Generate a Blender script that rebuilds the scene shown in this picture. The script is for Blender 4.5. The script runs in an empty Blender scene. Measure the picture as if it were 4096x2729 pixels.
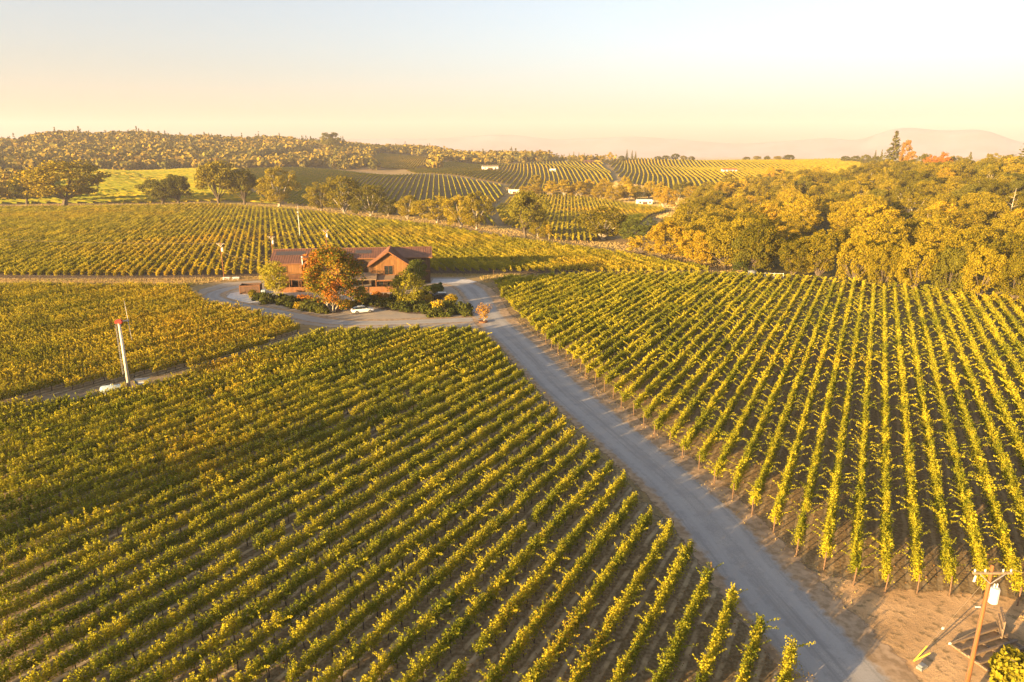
import bpy, math, random
import numpy as np
from mathutils import Vector, Matrix
random.seed(7); RNG = np.random.default_rng(7)
sc = bpy.context.scene
COL = sc.collection
R = math.radians
# ------------------------------------------------------------------ camera
H, F, TH = 34.0, 683.0, math.atan(191 / 683.0)
S_, C_ = math.sin(TH), math.cos(TH)
cam = bpy.data.cameras.new("camera"); camo = bpy.data.objects.new("camera", cam)
COL.objects.link(camo); camo.location = (0, 0, H); camo.rotation_euler = (math.pi / 2 - TH, 0, 0)
cam.sensor_fit = 'HORIZONTAL'; cam.sensor_width = 36.0; cam.lens = 36.0 * F / 1024.0
cam.clip_start = 0.5; cam.clip_end = 20000
sc.camera = camo
# ------------------------------------------------------------------ sky, sun, exposure
SUN_AZ, SUN_EL = R(230), R(8.2)
w = bpy.data.worlds.new("World"); sc.world = w; w.use_nodes = True
nt = w.node_tree; bg = nt.nodes["Background"]
sky = nt.nodes.new("ShaderNodeTexSky"); sky.sky_type = 'NISHITA'; sky.sun_disc = False
sky.sun_elevation = SUN_EL; sky.sun_rotation = SUN_AZ
sky.altitude = 100; sky.air_density = 1.0; sky.dust_density = 3.0; sky.ozone_density = 2.4
hs = nt.nodes.new("ShaderNodeHueSaturation"); hs.inputs["Saturation"].default_value = 0.66; nt.links.new(sky.outputs[0], hs.inputs["Color"]); nt.links.new(hs.outputs[0], bg.inputs[0]); bg.inputs[1].default_value = 0.073
sl = bpy.data.lights.new("sun", 'SUN'); sl.energy = 5.0; sl.angle = R(0.5); sl.color = (1.0, 0.65, 0.26)
so = bpy.data.objects.new("sun", sl); COL.objects.link(so)
sd = Vector((math.sin(SUN_AZ) * math.cos(SUN_EL), math.cos(SUN_AZ) * math.cos(SUN_EL), math.sin(SUN_EL)))
so.rotation_euler = sd.to_track_quat('Z', 'Y').to_euler(); so.location = sd * 60 + Vector((0, 0, 60))
sc.view_settings.view_transform = 'Standard'; sc.view_settings.look = 'None'
sc.view_settings.gamma = 1.0; sc.view_settings.exposure = 2.33
try: sc.cycles.max_bounces = 5; sc.cycles.diffuse_bounces = 2; sc.cycles.transparent_max_bounces = 4; sc.cycles.transmission_bounces = 3
except Exception: pass
HAZE_D = 1.15e-4; HAZE_C = (0.86, 0.84, 0.96)

# ------------------------------------------------------------------ survey helpers
def zprof(xd, yd, r):
    u = (xd / 2.298 - 512) / F; v = (yd / 2.298 - 341) / F
    return H - r * (S_ + v * C_) / math.hypot(u, C_ - v * S_)
def az_of(xd): return math.atan(((xd / 2.298 - 512) / F) * C_)
# terrain profiles: compass column -> list of (range m, sight line y) or (range, None, height)
PROF = {
 -900: [(520, None, 0), (800, 408), (1000, 392), (1400, 352), (1800, 352)],
 0:    [(530, None, 0), (800, 405), (1000, 387), (1400, 337), (1700, 345)],
 150:  [(520, None, 0), (800, 400), (980, 388), (1400, 318), (1700, 330)],
 300:  [(510, None, 0), (800, 397), (950, 389), (1400, 318), (1700, 330)],
 450:  [(500, None, 0), (800, 396), (950, 389), (1400, 328), (1700, 340)],
 600:  [(490, None, 0), (800, 396), (950, 388), (1400, 330), (1700, 340)],
 760:  [(450, None, 0), (760, 400), (930, 388), (1150, 362), (1400, 338), (1700, 342)],
 900:  [(400, None, 0), (520, 442), (700, 408), (900, 393), (1150, 362), (1400, 345), (1700, 350)],
 1000: [(370, None, 0), (500, 445), (700, 405), (880, 388), (1150, 362), (1400, 352), (1700, 356)],
 1100: [(330, None, 0), (450, None, -3), (560, 432), (700, 403), (850, 386), (1000, 380), (1300, 362), (1600, 364)],
 1250: [(300, None, 0), (420, None, -3), (530, 450), (650, 412), (850, 383), (1000, 371), (1150, 368), (1500, 376)],
 1400: [(270, None, 0), (420, None, -2), (540, 452), (640, 420), (760, 396), (900, 377), (1020, 367), (1400, 385)],
 1550: [(240, None, 0), (420, None, -2), (560, 450), (660, 418), (800, 392), (930, 374), (1020, 366), (1400, 385)],
 1700: [(220, None, 0), (380, None, -1), (540, 448), (680, 412), (820, 386), (950, 371), (1020, 366), (1400, 385)],
 1900: [(215, None, 0), (330, None, 2), (480, None, 6), (700, 405), (850, 384), (1000, 369), (1100, 368), (1500, 385)],
 2050: [(210, None, 0), (300, None, 3), (400, None, 8), (480, None, 12), (800, 388), (1000, 372), (1500, 385)],
 2200: [(205, None, 0), (290, None, 3.5), (380, None, 9), (470, None, 14), (800, None, 18), (1500, None, 0)],
 2400: [(200, None, 0), (280, None, 4), (370, None, 10), (460, None, 16), (800, None, 20), (1500, None, 0)],
 3300: [(200, None, 0), (280, None, 6), (370, None, 14), (460, None, 19), (800, None, 20), (1500, None, 0)],
}
RG = np.arange(0, 5200, 10.0)
_cols = sorted(PROF); AZC = np.array([az_of(c) for c in _cols]); _Z = []
for c_ in _cols:
    rr = [0]; zz = [0.0]
    for p in PROF[c_]:
        rr.append(p[0]); zz.append(p[2] if len(p) == 3 else zprof(c_, p[1], p[0]))
    rr += [2400, 6000]; zz += [-26, -26]
    z_ = np.interp(RG, rr, zz); k = np.exp(-0.5 * (np.arange(-12, 13) / 5.0) ** 2); k /= k.sum()
    z2 = np.convolve(np.pad(z_, 12, mode='edge'), k, 'valid')
    flat = RG < PROF[c_][0][0] - 70
    z2[flat] = 0.0
    _Z.append(z2)
_Z = np.array(_Z)
AZG = np.linspace(AZC[0], AZC[-1], 400)
def _cosint(a):
    j = np.clip(np.searchsorted(AZC, a) - 1, 0, len(AZC) - 2); t = (a - AZC[j]) / (AZC[j + 1] - AZC[j]); t = t * t * (3 - 2 * t)
    return _Z[j] * (1 - t) + _Z[j + 1] * t
ZG = np.array([_cosint(a) for a in AZG])
def zt(x, y):
    x = np.asarray(x, float); y = np.asarray(y, float)
    r = np.hypot(x, y); a = np.arctan2(x, np.maximum(y, 1e-3))
    fi = np.clip((a - AZG[0]) / (AZG[1] - AZG[0]), 0, len(AZG) - 1.001); fj = np.clip(r / 10.0, 0, len(RG) - 1.001)
    i = fi.astype(int); j = fj.astype(int); s = fi - i; t = fj - j
    z = (ZG[i, j] * (1 - s) + ZG[i + 1, j] * s) * (1 - t) + (ZG[i, j + 1] * (1 - s) + ZG[i + 1, j + 1] * s) * t
    z = z + np.clip((r - 560) / 200, 0, 1) * (1.6 * np.sin(x * .021 + 1.1) * np.sin(y * .017) + .9 * np.sin(x * .047 + y * .031))
    return np.where(y < 20, 0.0, z)
def zf(x, y): return float(zt(x, y))
def gp(xd, yd, zoff=0.0):
    """ground point seen along a sight line (surveyed from the photograph)"""
    u = (xd / 2.298 - 512) / F; v = (yd / 2.298 - 341) / F
    d = np.array([u, C_ - v * S_, -(S_ + v * C_)]); hl = math.hypot(d[0], d[1])
    r = np.arange(30, 4000, 2.0); t = r / hl
    g = (H + d[2] * t) - (zt(d[0] * t, d[1] * t) + zoff)
    k = np.nonzero(g <= 0)[0]
    if len(k) == 0: k = [int(np.argmin(g))]
    t0 = t[k[0]]; x, y = d[0] * t0, d[1] * t0
    return x, y, zf(x, y)
def px_per_m(x, y, z): return F / (y * C_ - (z - H) * S_) * 2.298   # in survey units

# ------------------------------------------------------------------ object helpers
def link(o, parent=None):
    COL.objects.link(o)
    if parent is not None: o.parent = parent
    return o
def tag(o, label=None, cat=None, group=None, kind=None):
    if label: o["label"] = label
    if cat: o["category"] = cat
    if group: o["group"] = group
    if kind: o["kind"] = kind
    return o
def thing(name, label, cat, loc=(0, 0, 0), rz=0.0, group=None):
    o = bpy.data.objects.new(name, None); o.empty_display_size = 0.2
    link(o); o.location = loc; o.rotation_euler = (0, 0, rz)
    return tag(o, label, cat, group)
def mobj(name, me, parent=None, loc=(0, 0, 0), rot=(0, 0, 0), scale=None):
    o = bpy.data.objects.new(name, me); link(o, parent); o.location = loc; o.rotation_euler = rot
    if scale: o.scale = scale
    return o
def np_mesh(name, V, faces_n, mats, midx=None, smooth=False):
    """V (N,k,3): N separate k-gons"""
    me = bpy.data.meshes.new(name); n, k = V.shape[0], V.shape[1]
    me.vertices.add(n * k); me.vertices.foreach_set("co", V.reshape(-1).astype(np.float32))
    me.loops.add(n * k); me.loops.foreach_set("vertex_index", np.arange(n * k, dtype=np.int32))
    me.polygons.add(n); me.polygons.foreach_set("loop_start", np.arange(0, n * k, k, dtype=np.int32))
    try: me.polygons.foreach_set("loop_total", np.full(n, k, dtype=np.int32))
    except Exception: pass
    for m in mats: me.materials.append(m)
    if midx is not None: me.polygons.foreach_set("material_index", midx.astype(np.int32))
    me.update(calc_edges=True); return me
class MB:
    def __init__(s): s.v = []; s.f = []; s.m = []
    def add(s, vs, fs, m=0):
        b = len(s.v); s.v += [tuple(p) for p in vs]; s.f += [tuple(b + i for i in f) for f in fs]; s.m += [m] * len(fs); return s
    def box(s, x0, x1, y0, y1, z0, z1, m=0):
        return s.add([(x0,y0,z0),(x1,y0,z0),(x1,y1,z0),(x0,y1,z0),(x0,y0,z1),(x1,y0,z1),(x1,y1,z1),(x0,y1,z1)],
                     [(0,3,2,1),(4,5,6,7),(0,1,5,4),(1,2,6,5),(2,3,7,6),(3,0,4,7)], m)
    def cbox(s, c, d, m=0): return s.box(c[0]-d[0]/2, c[0]+d[0]/2, c[1]-d[1]/2, c[1]+d[1]/2, c[2]-d[2]/2, c[2]+d[2]/2, m)
    def tube(s, pts, rad, n=6, m=0, cap=True):
        pts = [Vector(p) for p in pts]; b0 = len(s.v); rings = []
        for i, p in enumerate(pts):
            a = pts[max(i-1, 0)]; c = pts[min(i+1, len(pts)-1)]; d = (c - a)
            d = d.normalized() if d.length > 1e-9 else Vector((0, 0, 1))
            q = Vector((1, 0, 0)) if abs(d.x) < .8 else Vector((0, 1, 0))
            u = d.cross(q).normalized(); w_ = d.cross(u); r = rad[i] if isinstance(rad, (list, tuple)) else rad
            s.v += [tuple(p + u * (r * math.cos(2*math.pi*k/n)) + w_ * (r * math.sin(2*math.pi*k/n))) for k in range(n)]
        for i in range(len(pts)-1):
            for k in range(n):
                a = b0 + i*n + k; b = b0 + i*n + (k+1) % n; s.f.append((a, b, b+n, a+n)); s.m.append(m)
        if cap:
            s.f.append(tuple(b0 + k for k in range(n))[::-1]); s.m.append(m)
            e = b0 + (len(pts)-1)*n; s.f.append(tuple(e + k for k in range(n))); s.m.append(m)
        return s
    def beam(s, a, b, w_, h, m=0):
        a = Vector(a); b = Vector(b); d = (b-a).normalized(); up = Vector((0,0,1)) if abs(d.z) < .95 else Vector((1,0,0))
        sx = d.cross(up).normalized()*(w_/2); sz = sx.cross(d).normalized()*(h/2); vs = []
        for p in (a, b): vs += [p-sx-sz, p+sx-sz, p+sx+sz, p-sx+sz]
        return s.add(vs, [(0,1,2,3),(4,7,6,5),(0,4,5,1),(1,5,6,2),(2,6,7,3),(3,7,4,0)], m)
    def prism(s, poly, axis, a0, a1, m=0):
        """polygon in 2D extruded along axis 'y' (poly = x,z) or 'x' (poly = y,z) or 'z' (poly = x,y)"""
        n = len(poly); f = {'y': lambda p, t: (p[0], t, p[1]), 'x': lambda p, t: (t, p[0], p[1]), 'z': lambda p, t: (p[0], p[1], t)}[axis]
        vs = [f(p, a0) for p in poly] + [f(p, a1) for p in poly]
        return s.add(vs, [tuple(range(n)), tuple(range(2*n-1, n-1, -1))] + [(i, i+n, (i+1) % n + n, (i+1) % n) for i in range(n)], m)
    def mesh(s, name, mats, smooth=False):
        me = bpy.data.meshes.new(name); me.from_pydata(s.v, [], s.f)
        for m in mats: me.materials.append(m)
        me.polygons.foreach_set("material_index", s.m)
        if smooth: me.polygons.foreach_set("use_smooth", [True]*len(s.f))
        me.update(); return me
    def part(s, name, mat, parent=None, loc=(0,0,0), rot=(0,0,0), smooth=False):
        mats = mat if isinstance(mat, (list, tuple)) else [mat]
        return mobj(name, s.mesh(name, mats, smooth), parent, loc, rot)

# ------------------------------------------------------------------ materials
class NT:
    def __init__(s, name):
        s.mat = bpy.data.materials.new(name); s.mat.use_nodes = True; s.t = s.mat.node_tree; s.t.nodes.clear()
        s.out = s.n("ShaderNodeOutputMaterial")
    def n(s, typ, **kw):
        nd = s.t.nodes.new(typ)
        for k, v in kw.items(): setattr(nd, k, v)
        return nd
    def l(s, a, b): s.t.links.new(a, b)
    def mix(s, fac, a, b, typ='MIX'):
        m = s.n("ShaderNodeMix", data_type='RGBA', blend_type=typ)
        for sock, val in ((m.inputs[0], fac), (m.inputs[6], a), (m.inputs[7], b)):
            if isinstance(val, bpy.types.NodeSocket): s.l(val, sock)
            elif isinstance(val, (tuple, list)): sock.default_value = (*val[:3], 1)
            else: sock.default_value = val
        return m.outputs[2]
    def math(s, op, a, b=None):
        m = s.n("ShaderNodeMath", operation=op)
        for i, val in enumerate((a, b)):
            if val is None: continue
            if isinstance(val, bpy.types.NodeSocket): s.l(val, m.inputs[i])
            else: m.inputs[i].default_value = val
        return m.outputs[0]
    def ramp(s, fac, p0, p1):
        m = s.n("ShaderNodeMapRange"); s.l(fac, m.inputs[0]); m.inputs[1].default_value = p0; m.inputs[2].default_value = p1
        m.interpolation_type = 'SMOOTHSTEP'; return m.outputs[0]
    def noise(s, scale, detail=3, vec=None, rough=.55):
        m = s.n("ShaderNodeTexNoise"); m.inputs["Scale"].default_value = scale; m.inputs["Detail"].default_value = detail; m.inputs["Roughness"].default_value = rough
        if vec is None: vec = s.pos()
        s.l(vec, m.inputs["Vector"]); return m.outputs[0]
    def pos(s): return s.n("ShaderNodeNewGeometry").outputs["Position"]
    def objc(s): return s.n("ShaderNodeTexCoord").outputs["Object"]
    def pbr(s, col, rough=.8, metal=0.0, bump=None, bstr=.3, bdist=.05, spec=None):
        b = s.n("ShaderNodeBsdfPrincipled")
        if isinstance(col, bpy.types.NodeSocket): s.l(col, b.inputs["Base Color"])
        else: b.inputs["Base Color"].default_value = (*col, 1)
        if isinstance(rough, bpy.types.NodeSocket): s.l(rough, b.inputs["Roughness"])
        else: b.inputs["Roughness"].default_value = rough
        b.inputs["Metallic"].default_value = metal
        if spec is not None: b.inputs["Specular IOR Level"].default_value = spec
        if bump is not None:
            bp = s.n("ShaderNodeBump"); bp.inputs["Strength"].default_value = bstr; bp.inputs["Distance"].default_value = bdist
            s.l(bump, bp.inputs["Height"]); s.l(bp.outputs[0], b.inputs["Normal"])
        s.l(b.outputs[0], s.out.inputs[0]); return s.mat
def leaf_mat(name, a, b, alt=None, altlo=.55, althi=.75, nscale=.03, trans=.25, objvar=.35):
    t = NT(name); g = t.n("ShaderNodeNewGeometry"); oi = t.n("ShaderNodeObjectInfo")
    f = t.math('MULTIPLY', oi.outputs["Random"], 1.0)
    f2 = t.math('ADD', t.math('MULTIPLY', f, .5), t.math('MULTIPLY', g.outputs["Random Per Island"], .5))
    col = t.mix(f2, a, b)
    if alt is not None:
        n = t.noise(nscale, 3, t.pos())
        n2 = t.math('ADD', n, t.math('MULTIPLY', t.math('SUBTRACT', g.outputs["Random Per Island"], .5), .25))
        col = t.mix(t.ramp(n2, altlo, althi), col, alt)
    hv = t.n("ShaderNodeHueSaturation"); t.l(col, hv.inputs["Color"])
    t.l(t.math('ADD', t.math('MULTIPLY', oi.outputs["Random"], objvar), 1 - objvar / 2), hv.inputs["Value"])
    d = t.n("ShaderNodeBsdfDiffuse"); t.l(hv.outputs[0], d.inputs[0])
    tr = t.n("ShaderNodeBsdfTranslucent"); t.l(hv.outputs[0], tr.inputs[0])
    m = t.n("ShaderNodeMixShader"); m.inputs[0].default_value = trans
    t.l(d.outputs[0], m.inputs[1]); t.l(tr.outputs[0], m.inputs[2]); t.l(m.outputs[0], t.out.inputs[0]); return t.mat
def plain(name, col, rough=.7, metal=0.0, var=.25, scale=2.0, spec=None):
    t = NT(name); n = t.noise(scale, 4, t.objc())
    c = t.mix(t.ramp(n, .3, .7), tuple(k*(1-var) for k in col), tuple(min(1, k*(1+var)) for k in col))
    return t.pbr(c, rough, metal, spec=spec)
M = {}
M['vine_r'] = leaf_mat('vine_leaf_right', (.14, .185, .017), (.46, .37, .022), (.52, .36, .022), .6, .8, .03, trans=.34)
M['vine_l'] = leaf_mat('vine_leaf_left', (.135, .185, .017), (.43, .345, .024), (.55, .34, .024), .58, .78, .035, trans=.34)
M['vine_m'] = leaf_mat('vine_leaf_mid', (.155, .18, .018), (.46, .34, .024), (.53, .33, .024), .54, .74, .02, trans=.34)
M['vine_b'] = leaf_mat('vine_leaf_behind', (.18, .195, .018), (.46, .36, .024), (.52, .34, .024), .5, .7, .014, trans=.34)
M['vine_g'] = leaf_mat('vine_leaf_left_slope', (.13, .15, .014), (.32, .27, .018), (.40, .28, .018), .5, .7, .008, trans=.25)
M['vine_h'] = leaf_mat('vine_leaf_far_left', (.09, .115, .012), (.22, .20, .016), (.34, .24, .016), .5, .7, .008, trans=.25)
M['vine_f'] = leaf_mat('vine_leaf_far', (.26, .23, .018), (.50, .37, .02), (.54, .35, .02), .5, .7, .006, trans=.25)
M['bark'] = plain('bark', (.10, .075, .05), .9, 0, .35, 3)
M['vinewood'] = plain('vine_wood', (.055, .042, .03), .95, 0, .3, 6)
M['post'] = plain('post_wood', (.13, .075, .042), .9, 0, .3, 4)
M['paletrunk'] = plain('pale_bark', (.34, .29, .22), .85, 0, .25, 3)
M['oak'] = leaf_mat('oak_leaf', (.085, .09, .009), (.26, .19, .011), (.34, .235, .011), .5, .75, .012, trans=.22, objvar=.5)
M['oakdark'] = leaf_mat('oak_leaf_dark', (.07, .078, .012), (.17, .145, .015), None)
M['gold'] = leaf_mat('golden_leaf', (.28, .20, .014), (.46, .32, .018), (.50, .29, .018), .5, .75, .02, trans=.3)
M['rust'] = leaf_mat('rust_leaf', (.26, .14, .03), (.38, .21, .03), None)
M['maple'] = leaf_mat('maple_leaf', (.085, .095, .012), (.24, .20, .015), (.32, .22, .016), .5, .7, .12)
M['amber'] = leaf_mat('amber_leaf', (.34, .17, .02), (.48, .27, .03), None, trans=.3)
M['orange'] = leaf_mat('orange_leaf', (.30, .10, .014), (.42, .17, .02), None)
M['lime'] = leaf_mat('yellow_leaf', (.24, .225, .02), (.42, .33, .025), None, trans=.3)
M['green'] = leaf_mat('green_leaf', (.06, .085, .016), (.13, .135, .02), None)
M['conifer'] = leaf_mat('conifer_needle', (.08, .085, .014), (.19, .16, .02), None, trans=.1)
M['shrub'] = leaf_mat('shrub_leaf', (.045, .065, .014), (.11, .105, .018), None)

# soil of the vine blocks: tilled middles, mown strips, leaf litter
def soil_mat(name, az, spacing, off, dark, pale, strip, litter):
    t = NT(name); mp = t.n("ShaderNodeMapping"); mp.inputs["Rotation"].default_value = (0, 0, az); t.l(t.pos(), mp.inputs[0])
    sx = t.n("ShaderNodeSeparateXYZ"); t.l(mp.outputs[0], sx.inputs[0])      # X: across the rows
    wob = t.noise(.25, 3); q = t.math('ADD', t.math('DIVIDE', t.math('SUBTRACT', sx.outputs[0], off), spacing), t.math('MULTIPLY', t.math('SUBTRACT', wob, .5), .25))
    fr = t.math('FRACT', q); tri = t.math('ABSOLUTE', t.math('SUBTRACT', fr, .5))      # .5 at vine, 0 mid alley
    big = t.noise(.06, 4); fine = t.noise(3.5, 5); fine2 = t.noise(.9, 4)
    c = t.mix(t.ramp(fine, .35, .68), dark, pale)
    track = t.math('MULTIPLY', t.ramp(tri, .13, .2), t.math('SUBTRACT', 1.0, t.ramp(tri, .27, .36)))
    c = t.mix(t.math('MULTIPLY', track, t.ramp(fine2, .3, .65)), c, strip)
    c = t.mix(t.math('MULTIPLY', t.ramp(t.noise(6.0, 2), .60, .70), t.ramp(big, .35, .6)), c, litter)
    return t.pbr(c, .95, 0, t.math('ADD', fine, t.math('MULTIPLY', track, -.4)), .5, .08, spec=.1)
M['soil_r'] = soil_mat('soil_right', R(27.6), 2.27, 0.0, (.165, .112, .055), (.30, .215, .11), (.36, .265, .145), (.30, .15, .055))
M['soil_l'] = soil_mat('soil_left', R(29), 2.33, 0.0, (.14, .102, .052), (.27, .205, .118), (.46, .365, .225), (.30, .14, .05))
M['soil_b'] = soil_mat('soil_behind', R(-19.3), 2.2, 0.0, (.09, .062, .04), (.15, .11, .07), (.17, .125, .08), (.18, .11, .04))
M['soil_m'] = soil_mat('soil_mid', R(4.6), 2.27, 0.0, (.085, .062, .045), (.14, .11, .08), (.16, .13, .10), (.17, .11, .04))

def ground_mat():
    t = NT('ground_earth'); at = t.n("ShaderNodeVertexColor"); at.layer_name = "region"
    a = t.noise(.05, 5); b = t.noise(.9, 4); c2 = t.noise(.008, 4)
    c = t.mix(t.ramp(a, .3, .7), (.25, .17, .075), (.36, .25, .11)); c = t.mix(t.ramp(c2, .4, .7), c, (.30, .24, .10))
    c = t.mix(t.math('MULTIPLY', t.ramp(b, .4, .7), .5), c, (.16, .11, .055))
    sp = t.n("ShaderNodeSeparateColor"); t.l(at.outputs[0], sp.inputs[0])
    c = t.mix(sp.outputs[0], c, t.mix(t.ramp(b, .3, .7), (.15, .11, .055), (.24, .175, .085)))     # R: vineyard soil
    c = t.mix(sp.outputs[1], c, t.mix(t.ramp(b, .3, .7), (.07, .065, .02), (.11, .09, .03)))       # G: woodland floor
    c = t.mix(sp.outputs[2], c, t.mix(t.ramp(c2, .3, .7), (.36, .22, .09), (.42, .26, .11)))       # B: bare dry hill
    return t.pbr(c, .95, 0, b, .4, .1, spec=.1)
M['ground'] = ground_mat()
def gravel_mat(name, base, alt, edge=True):
    t = NT(name); n1 = t.noise(.35, 5); n2 = t.noise(9.0, 3); n3 = t.noise(1.3, 4)
    c = t.mix(t.ramp(n1, .3, .7), base, alt); c = t.mix(t.math('MULTIPLY', t.ramp(n2, .45, .7), .45), c, tuple(k*.6 for k in base))
    if edge:
        uv = t.n("ShaderNodeTexCoord").outputs["UV"]; sx = t.n("ShaderNodeSeparateXYZ"); t.l(uv, sx.inputs[0])
        e = t.math('MULTIPLY', t.math('ABSOLUTE', t.math('SUBTRACT', sx.outputs[0], .44)), 2.05)     # 0 centre .. 1 edge
        jit = t.math('MULTIPLY', t.math('SUBTRACT', n3, .5), .35)
        ee = t.math('ADD', e, jit)
        cmb = t.n('ShaderNodeCombineXYZ'); t.l(t.math('MULTIPLY', sx.outputs[0], 26.0), cmb.inputs[0]); t.l(t.math('MULTIPLY', sx.outputs[1], .35), cmb.inputs[1]); c = t.mix(t.ramp(t.noise(1.0, 4, cmb.outputs[0]), .4, .75), c, tuple(k*.84 for k in base))
        trk = t.math('MULTIPLY', t.ramp(ee, .12, .22), t.math('SUBTRACT', 1.0, t.ramp(ee, .36, .46)))
        c = t.mix(t.math('MULTIPLY', trk, .6), c, tuple(min(1, k*1.25) for k in base))
        c = t.mix(t.ramp(ee, .50, .66), c, t.mix(t.ramp(n3, .35, .65), (.42, .30, .19), (.26, .18, .105)))
    return t.pbr(c, .9, 0, n2, .35, .03, spec=.15)
M['gravel'] = gravel_mat('gravel_road', (.29, .275, .26), (.37, .345, .315))
M['yard'] = gravel_mat('gravel_yard', (.30, .265, .225), (.40, .32, .235), False)
def dirt_mat():
    t = NT('bare_dirt'); a = t.noise(.25, 5); b = t.noise(1.6, 5); d = t.noise(14.0, 3)
    c = t.mix(t.ramp(a, .3, .7), (.40, .25, .12), (.58, .37, .185)); c = t.mix(t.math('MULTIPLY', t.ramp(b, .52, .66), .75), c, (.17, .125, .06)); c = t.mix(t.math('MULTIPLY', t.ramp(d, .55, .7), .5), c, (.24, .165, .10))
    return t.pbr(c, .95, 0, t.math('ADD', t.math('MULTIPLY', b, 1.5), d), .6, .08, spec=.1)
M['dirt'] = dirt_mat()
M['browndirt'] = plain('brown_dirt', (.20, .145, .085), .95, 0, .35, .5)
M['mulch'] = plain('planting_mulch', (.075, .05, .03), .95, 0, .4, 1.2)
M['concrete'] = plain('concrete', (.50, .48, .46), .85, 0, .12, 1.0)
def wood_mat(name, col, var=.3):
    t = NT(name); mp = t.n("ShaderNodeMapping"); mp.inputs["Scale"].default_value = (3.0, 3.0, .25); t.l(t.objc(), mp.inputs[0])
    n = t.noise(2.0, 4, mp.outputs[0]); c = t.mix(t.ramp(n, .25, .75), tuple(k*(1-var) for k in col), tuple(k*(1+var) for k in col))
    oi = t.n("ShaderNodeObjectInfo"); hv = t.n("ShaderNodeHueSaturation"); t.l(c, hv.inputs["Color"])
    t.l(t.math('ADD', t.math('MULTIPLY', oi.outputs["Random"], .3), .85), hv.inputs["Value"])
    return t.pbr(hv.outputs[0], .8, 0, n, .2, .02)
M['siding'] = wood_mat('shade_toned_siding', (.06, .032, .018))  # brown wood darkened: shade on the lower and right walls put into the colour
M['cedar'] = wood_mat('sun_toned_cedar', (.19, .085, .02))  # sunlit tone of the upper gable and left wing boards, put into the colour
M['trim'] = wood_mat('cedar_trim', (.165, .066, .02))
M['darkwood'] = wood_mat('dark_wood', (.10, .05, .028))
M['roof'] = plain('rusted_roof_metal', (.17, .078, .046), .6, .1, .15, .6)
M['paleroof'] = plain('weathered_porch_roof', (.22, .15, .09), .8, 0, .2, 1)
M['panel'] = plain('solar_panel_glass', (.05, .045, .045), .3, 0, .1, 2)
M['glass'] = plain('window_glass', (.02, .025, .028), .08, 0, .1, 1, spec=.8)
M['white'] = plain('white_paint', (.78, .77, .74), .45, 0, .06, 2)
M['offwhite'] = plain('weathered_white', (.62, .60, .56), .6, 0, .12, 3)
M['cream'] = plain('cream_tower_paint', (.56, .50, .42), .6, 0, .15, 3)
M['red'] = plain('red_paint', (.50, .03, .02), .5, 0, .15, 3)
M['grey'] = plain('galvanised_metal', (.36, .36, .37), .45, .5, .15, 4)
M['greybox'] = plain('grey_paint', (.17, .18, .19), .5, 0, .15, 3)
M['tank'] = plain('tank_paint', (.30, .38, .44), .4, 0, .1, 3)
M['black'] = plain('black_rubber', (.02, .02, .02), .8, 0, .2, 4)
M['blackpaint'] = plain('black_car_paint', (.012, .013, .015), .2, 0, .1, 2, spec=.7)
M['rim'] = plain('alloy_rim', (.45, .45, .46), .3, .8, .1, 4)
M['redlamp'] = plain('red_lamp_glass', (.35, .01, .01), .2, 0, .1, 3)
M['polewood'] = wood_mat('pole_wood', (.22, .085, .022))
M['ceramic'] = plain('ceramic', (.55, .52, .48), .3, 0, .1, 3)
M['wire'] = plain('wire', (.16, .13, .10), .6, .3, .1, 3)
M['guard'] = plain('yellow_guy_guard', (.60, .36, .05), .5, 0, .15, 3)
M['mount'] = plain('mountain_rock', (.12, .10, .13), .95, 0, .3, .003)
M['pallet'] = wood_mat('grey_timber', (.17, .12, .08))
M['carwhite'] = plain('white_car_paint', (.80, .80, .79), .25, 0, .03, 2, spec=.6)
def attr_leaf():
    t = NT('hill_foliage'); at = t.n("ShaderNodeVertexColor"); at.layer_name = "tint"
    d = t.n("ShaderNodeBsdfDiffuse"); t.l(at.outputs[0], d.inputs[0]); t.l(d.outputs[0], t.out.inputs[0]); return t.mat
M['hill'] = attr_leaf()

# ------------------------------------------------------------------ ground sheet
def inpoly(x, y, poly):
    x = np.asarray(x); y = np.asarray(y); c = np.zeros(x.shape, bool); n = len(poly); j = n - 1
    for i in range(n):
        xi, yi = poly[i]; xj, yj = poly[j]
        c ^= ((yi > y) != (yj > y)) & (x < (xj - xi) * (y - yi) / ((yj - yi) + 1e-12) + xi); j = i
    return c
def from_survey(pts): return [gp(*p)[:2] for p in pts]
# far fields and bare hills (polygons of survey sight lines, turned into ground polygons)
FIELD_GREEN = [(-420, 540), (-345, 432), (-300, 440), (-238, 447), (-190, 464), (-120, 424), (-70, 376), (-26, 334), (-8, 318), (-8, 340), (-15, 430), (-6, 520), (-10, 590), (-60, 690), (-110, 770), (-260, 850), (-420, 880), (-640, 900), (-560, 700)]
FIELD_CENTRE = [(0, 545), (-4, 600), (-54, 700), (-104, 780), (-130, 880), (-90, 1000), (20, 1010), (118, 1000), (110, 860), (104, 760), (92, 650), (70, 590), (40, 556)]
FIELD_RIGHT = [(120, 860), (126, 1005), (230, 1020), (380, 1000), (520, 950), (600, 860), (560, 760), (460, 660), (330, 575), (240, 560), (130, 572), (100, 640), (112, 770)]
FIELD_MID = [(14, 268), (30, 262), (52, 300), (75, 380), (96, 420), (60, 500), (28, 545), (2, 520), (-10, 430), (-4, 330)]
FIELD_GOLD = [(r_ * math.sin(az_of(x_)), r_ * math.cos(az_of(x_))) for r_, x_ in [(1230, 862), (1245, 930), (1235, 1000), (1120, 1003), (960, 985), (905, 930), (930, 862), (1080, 846)]]
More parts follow.
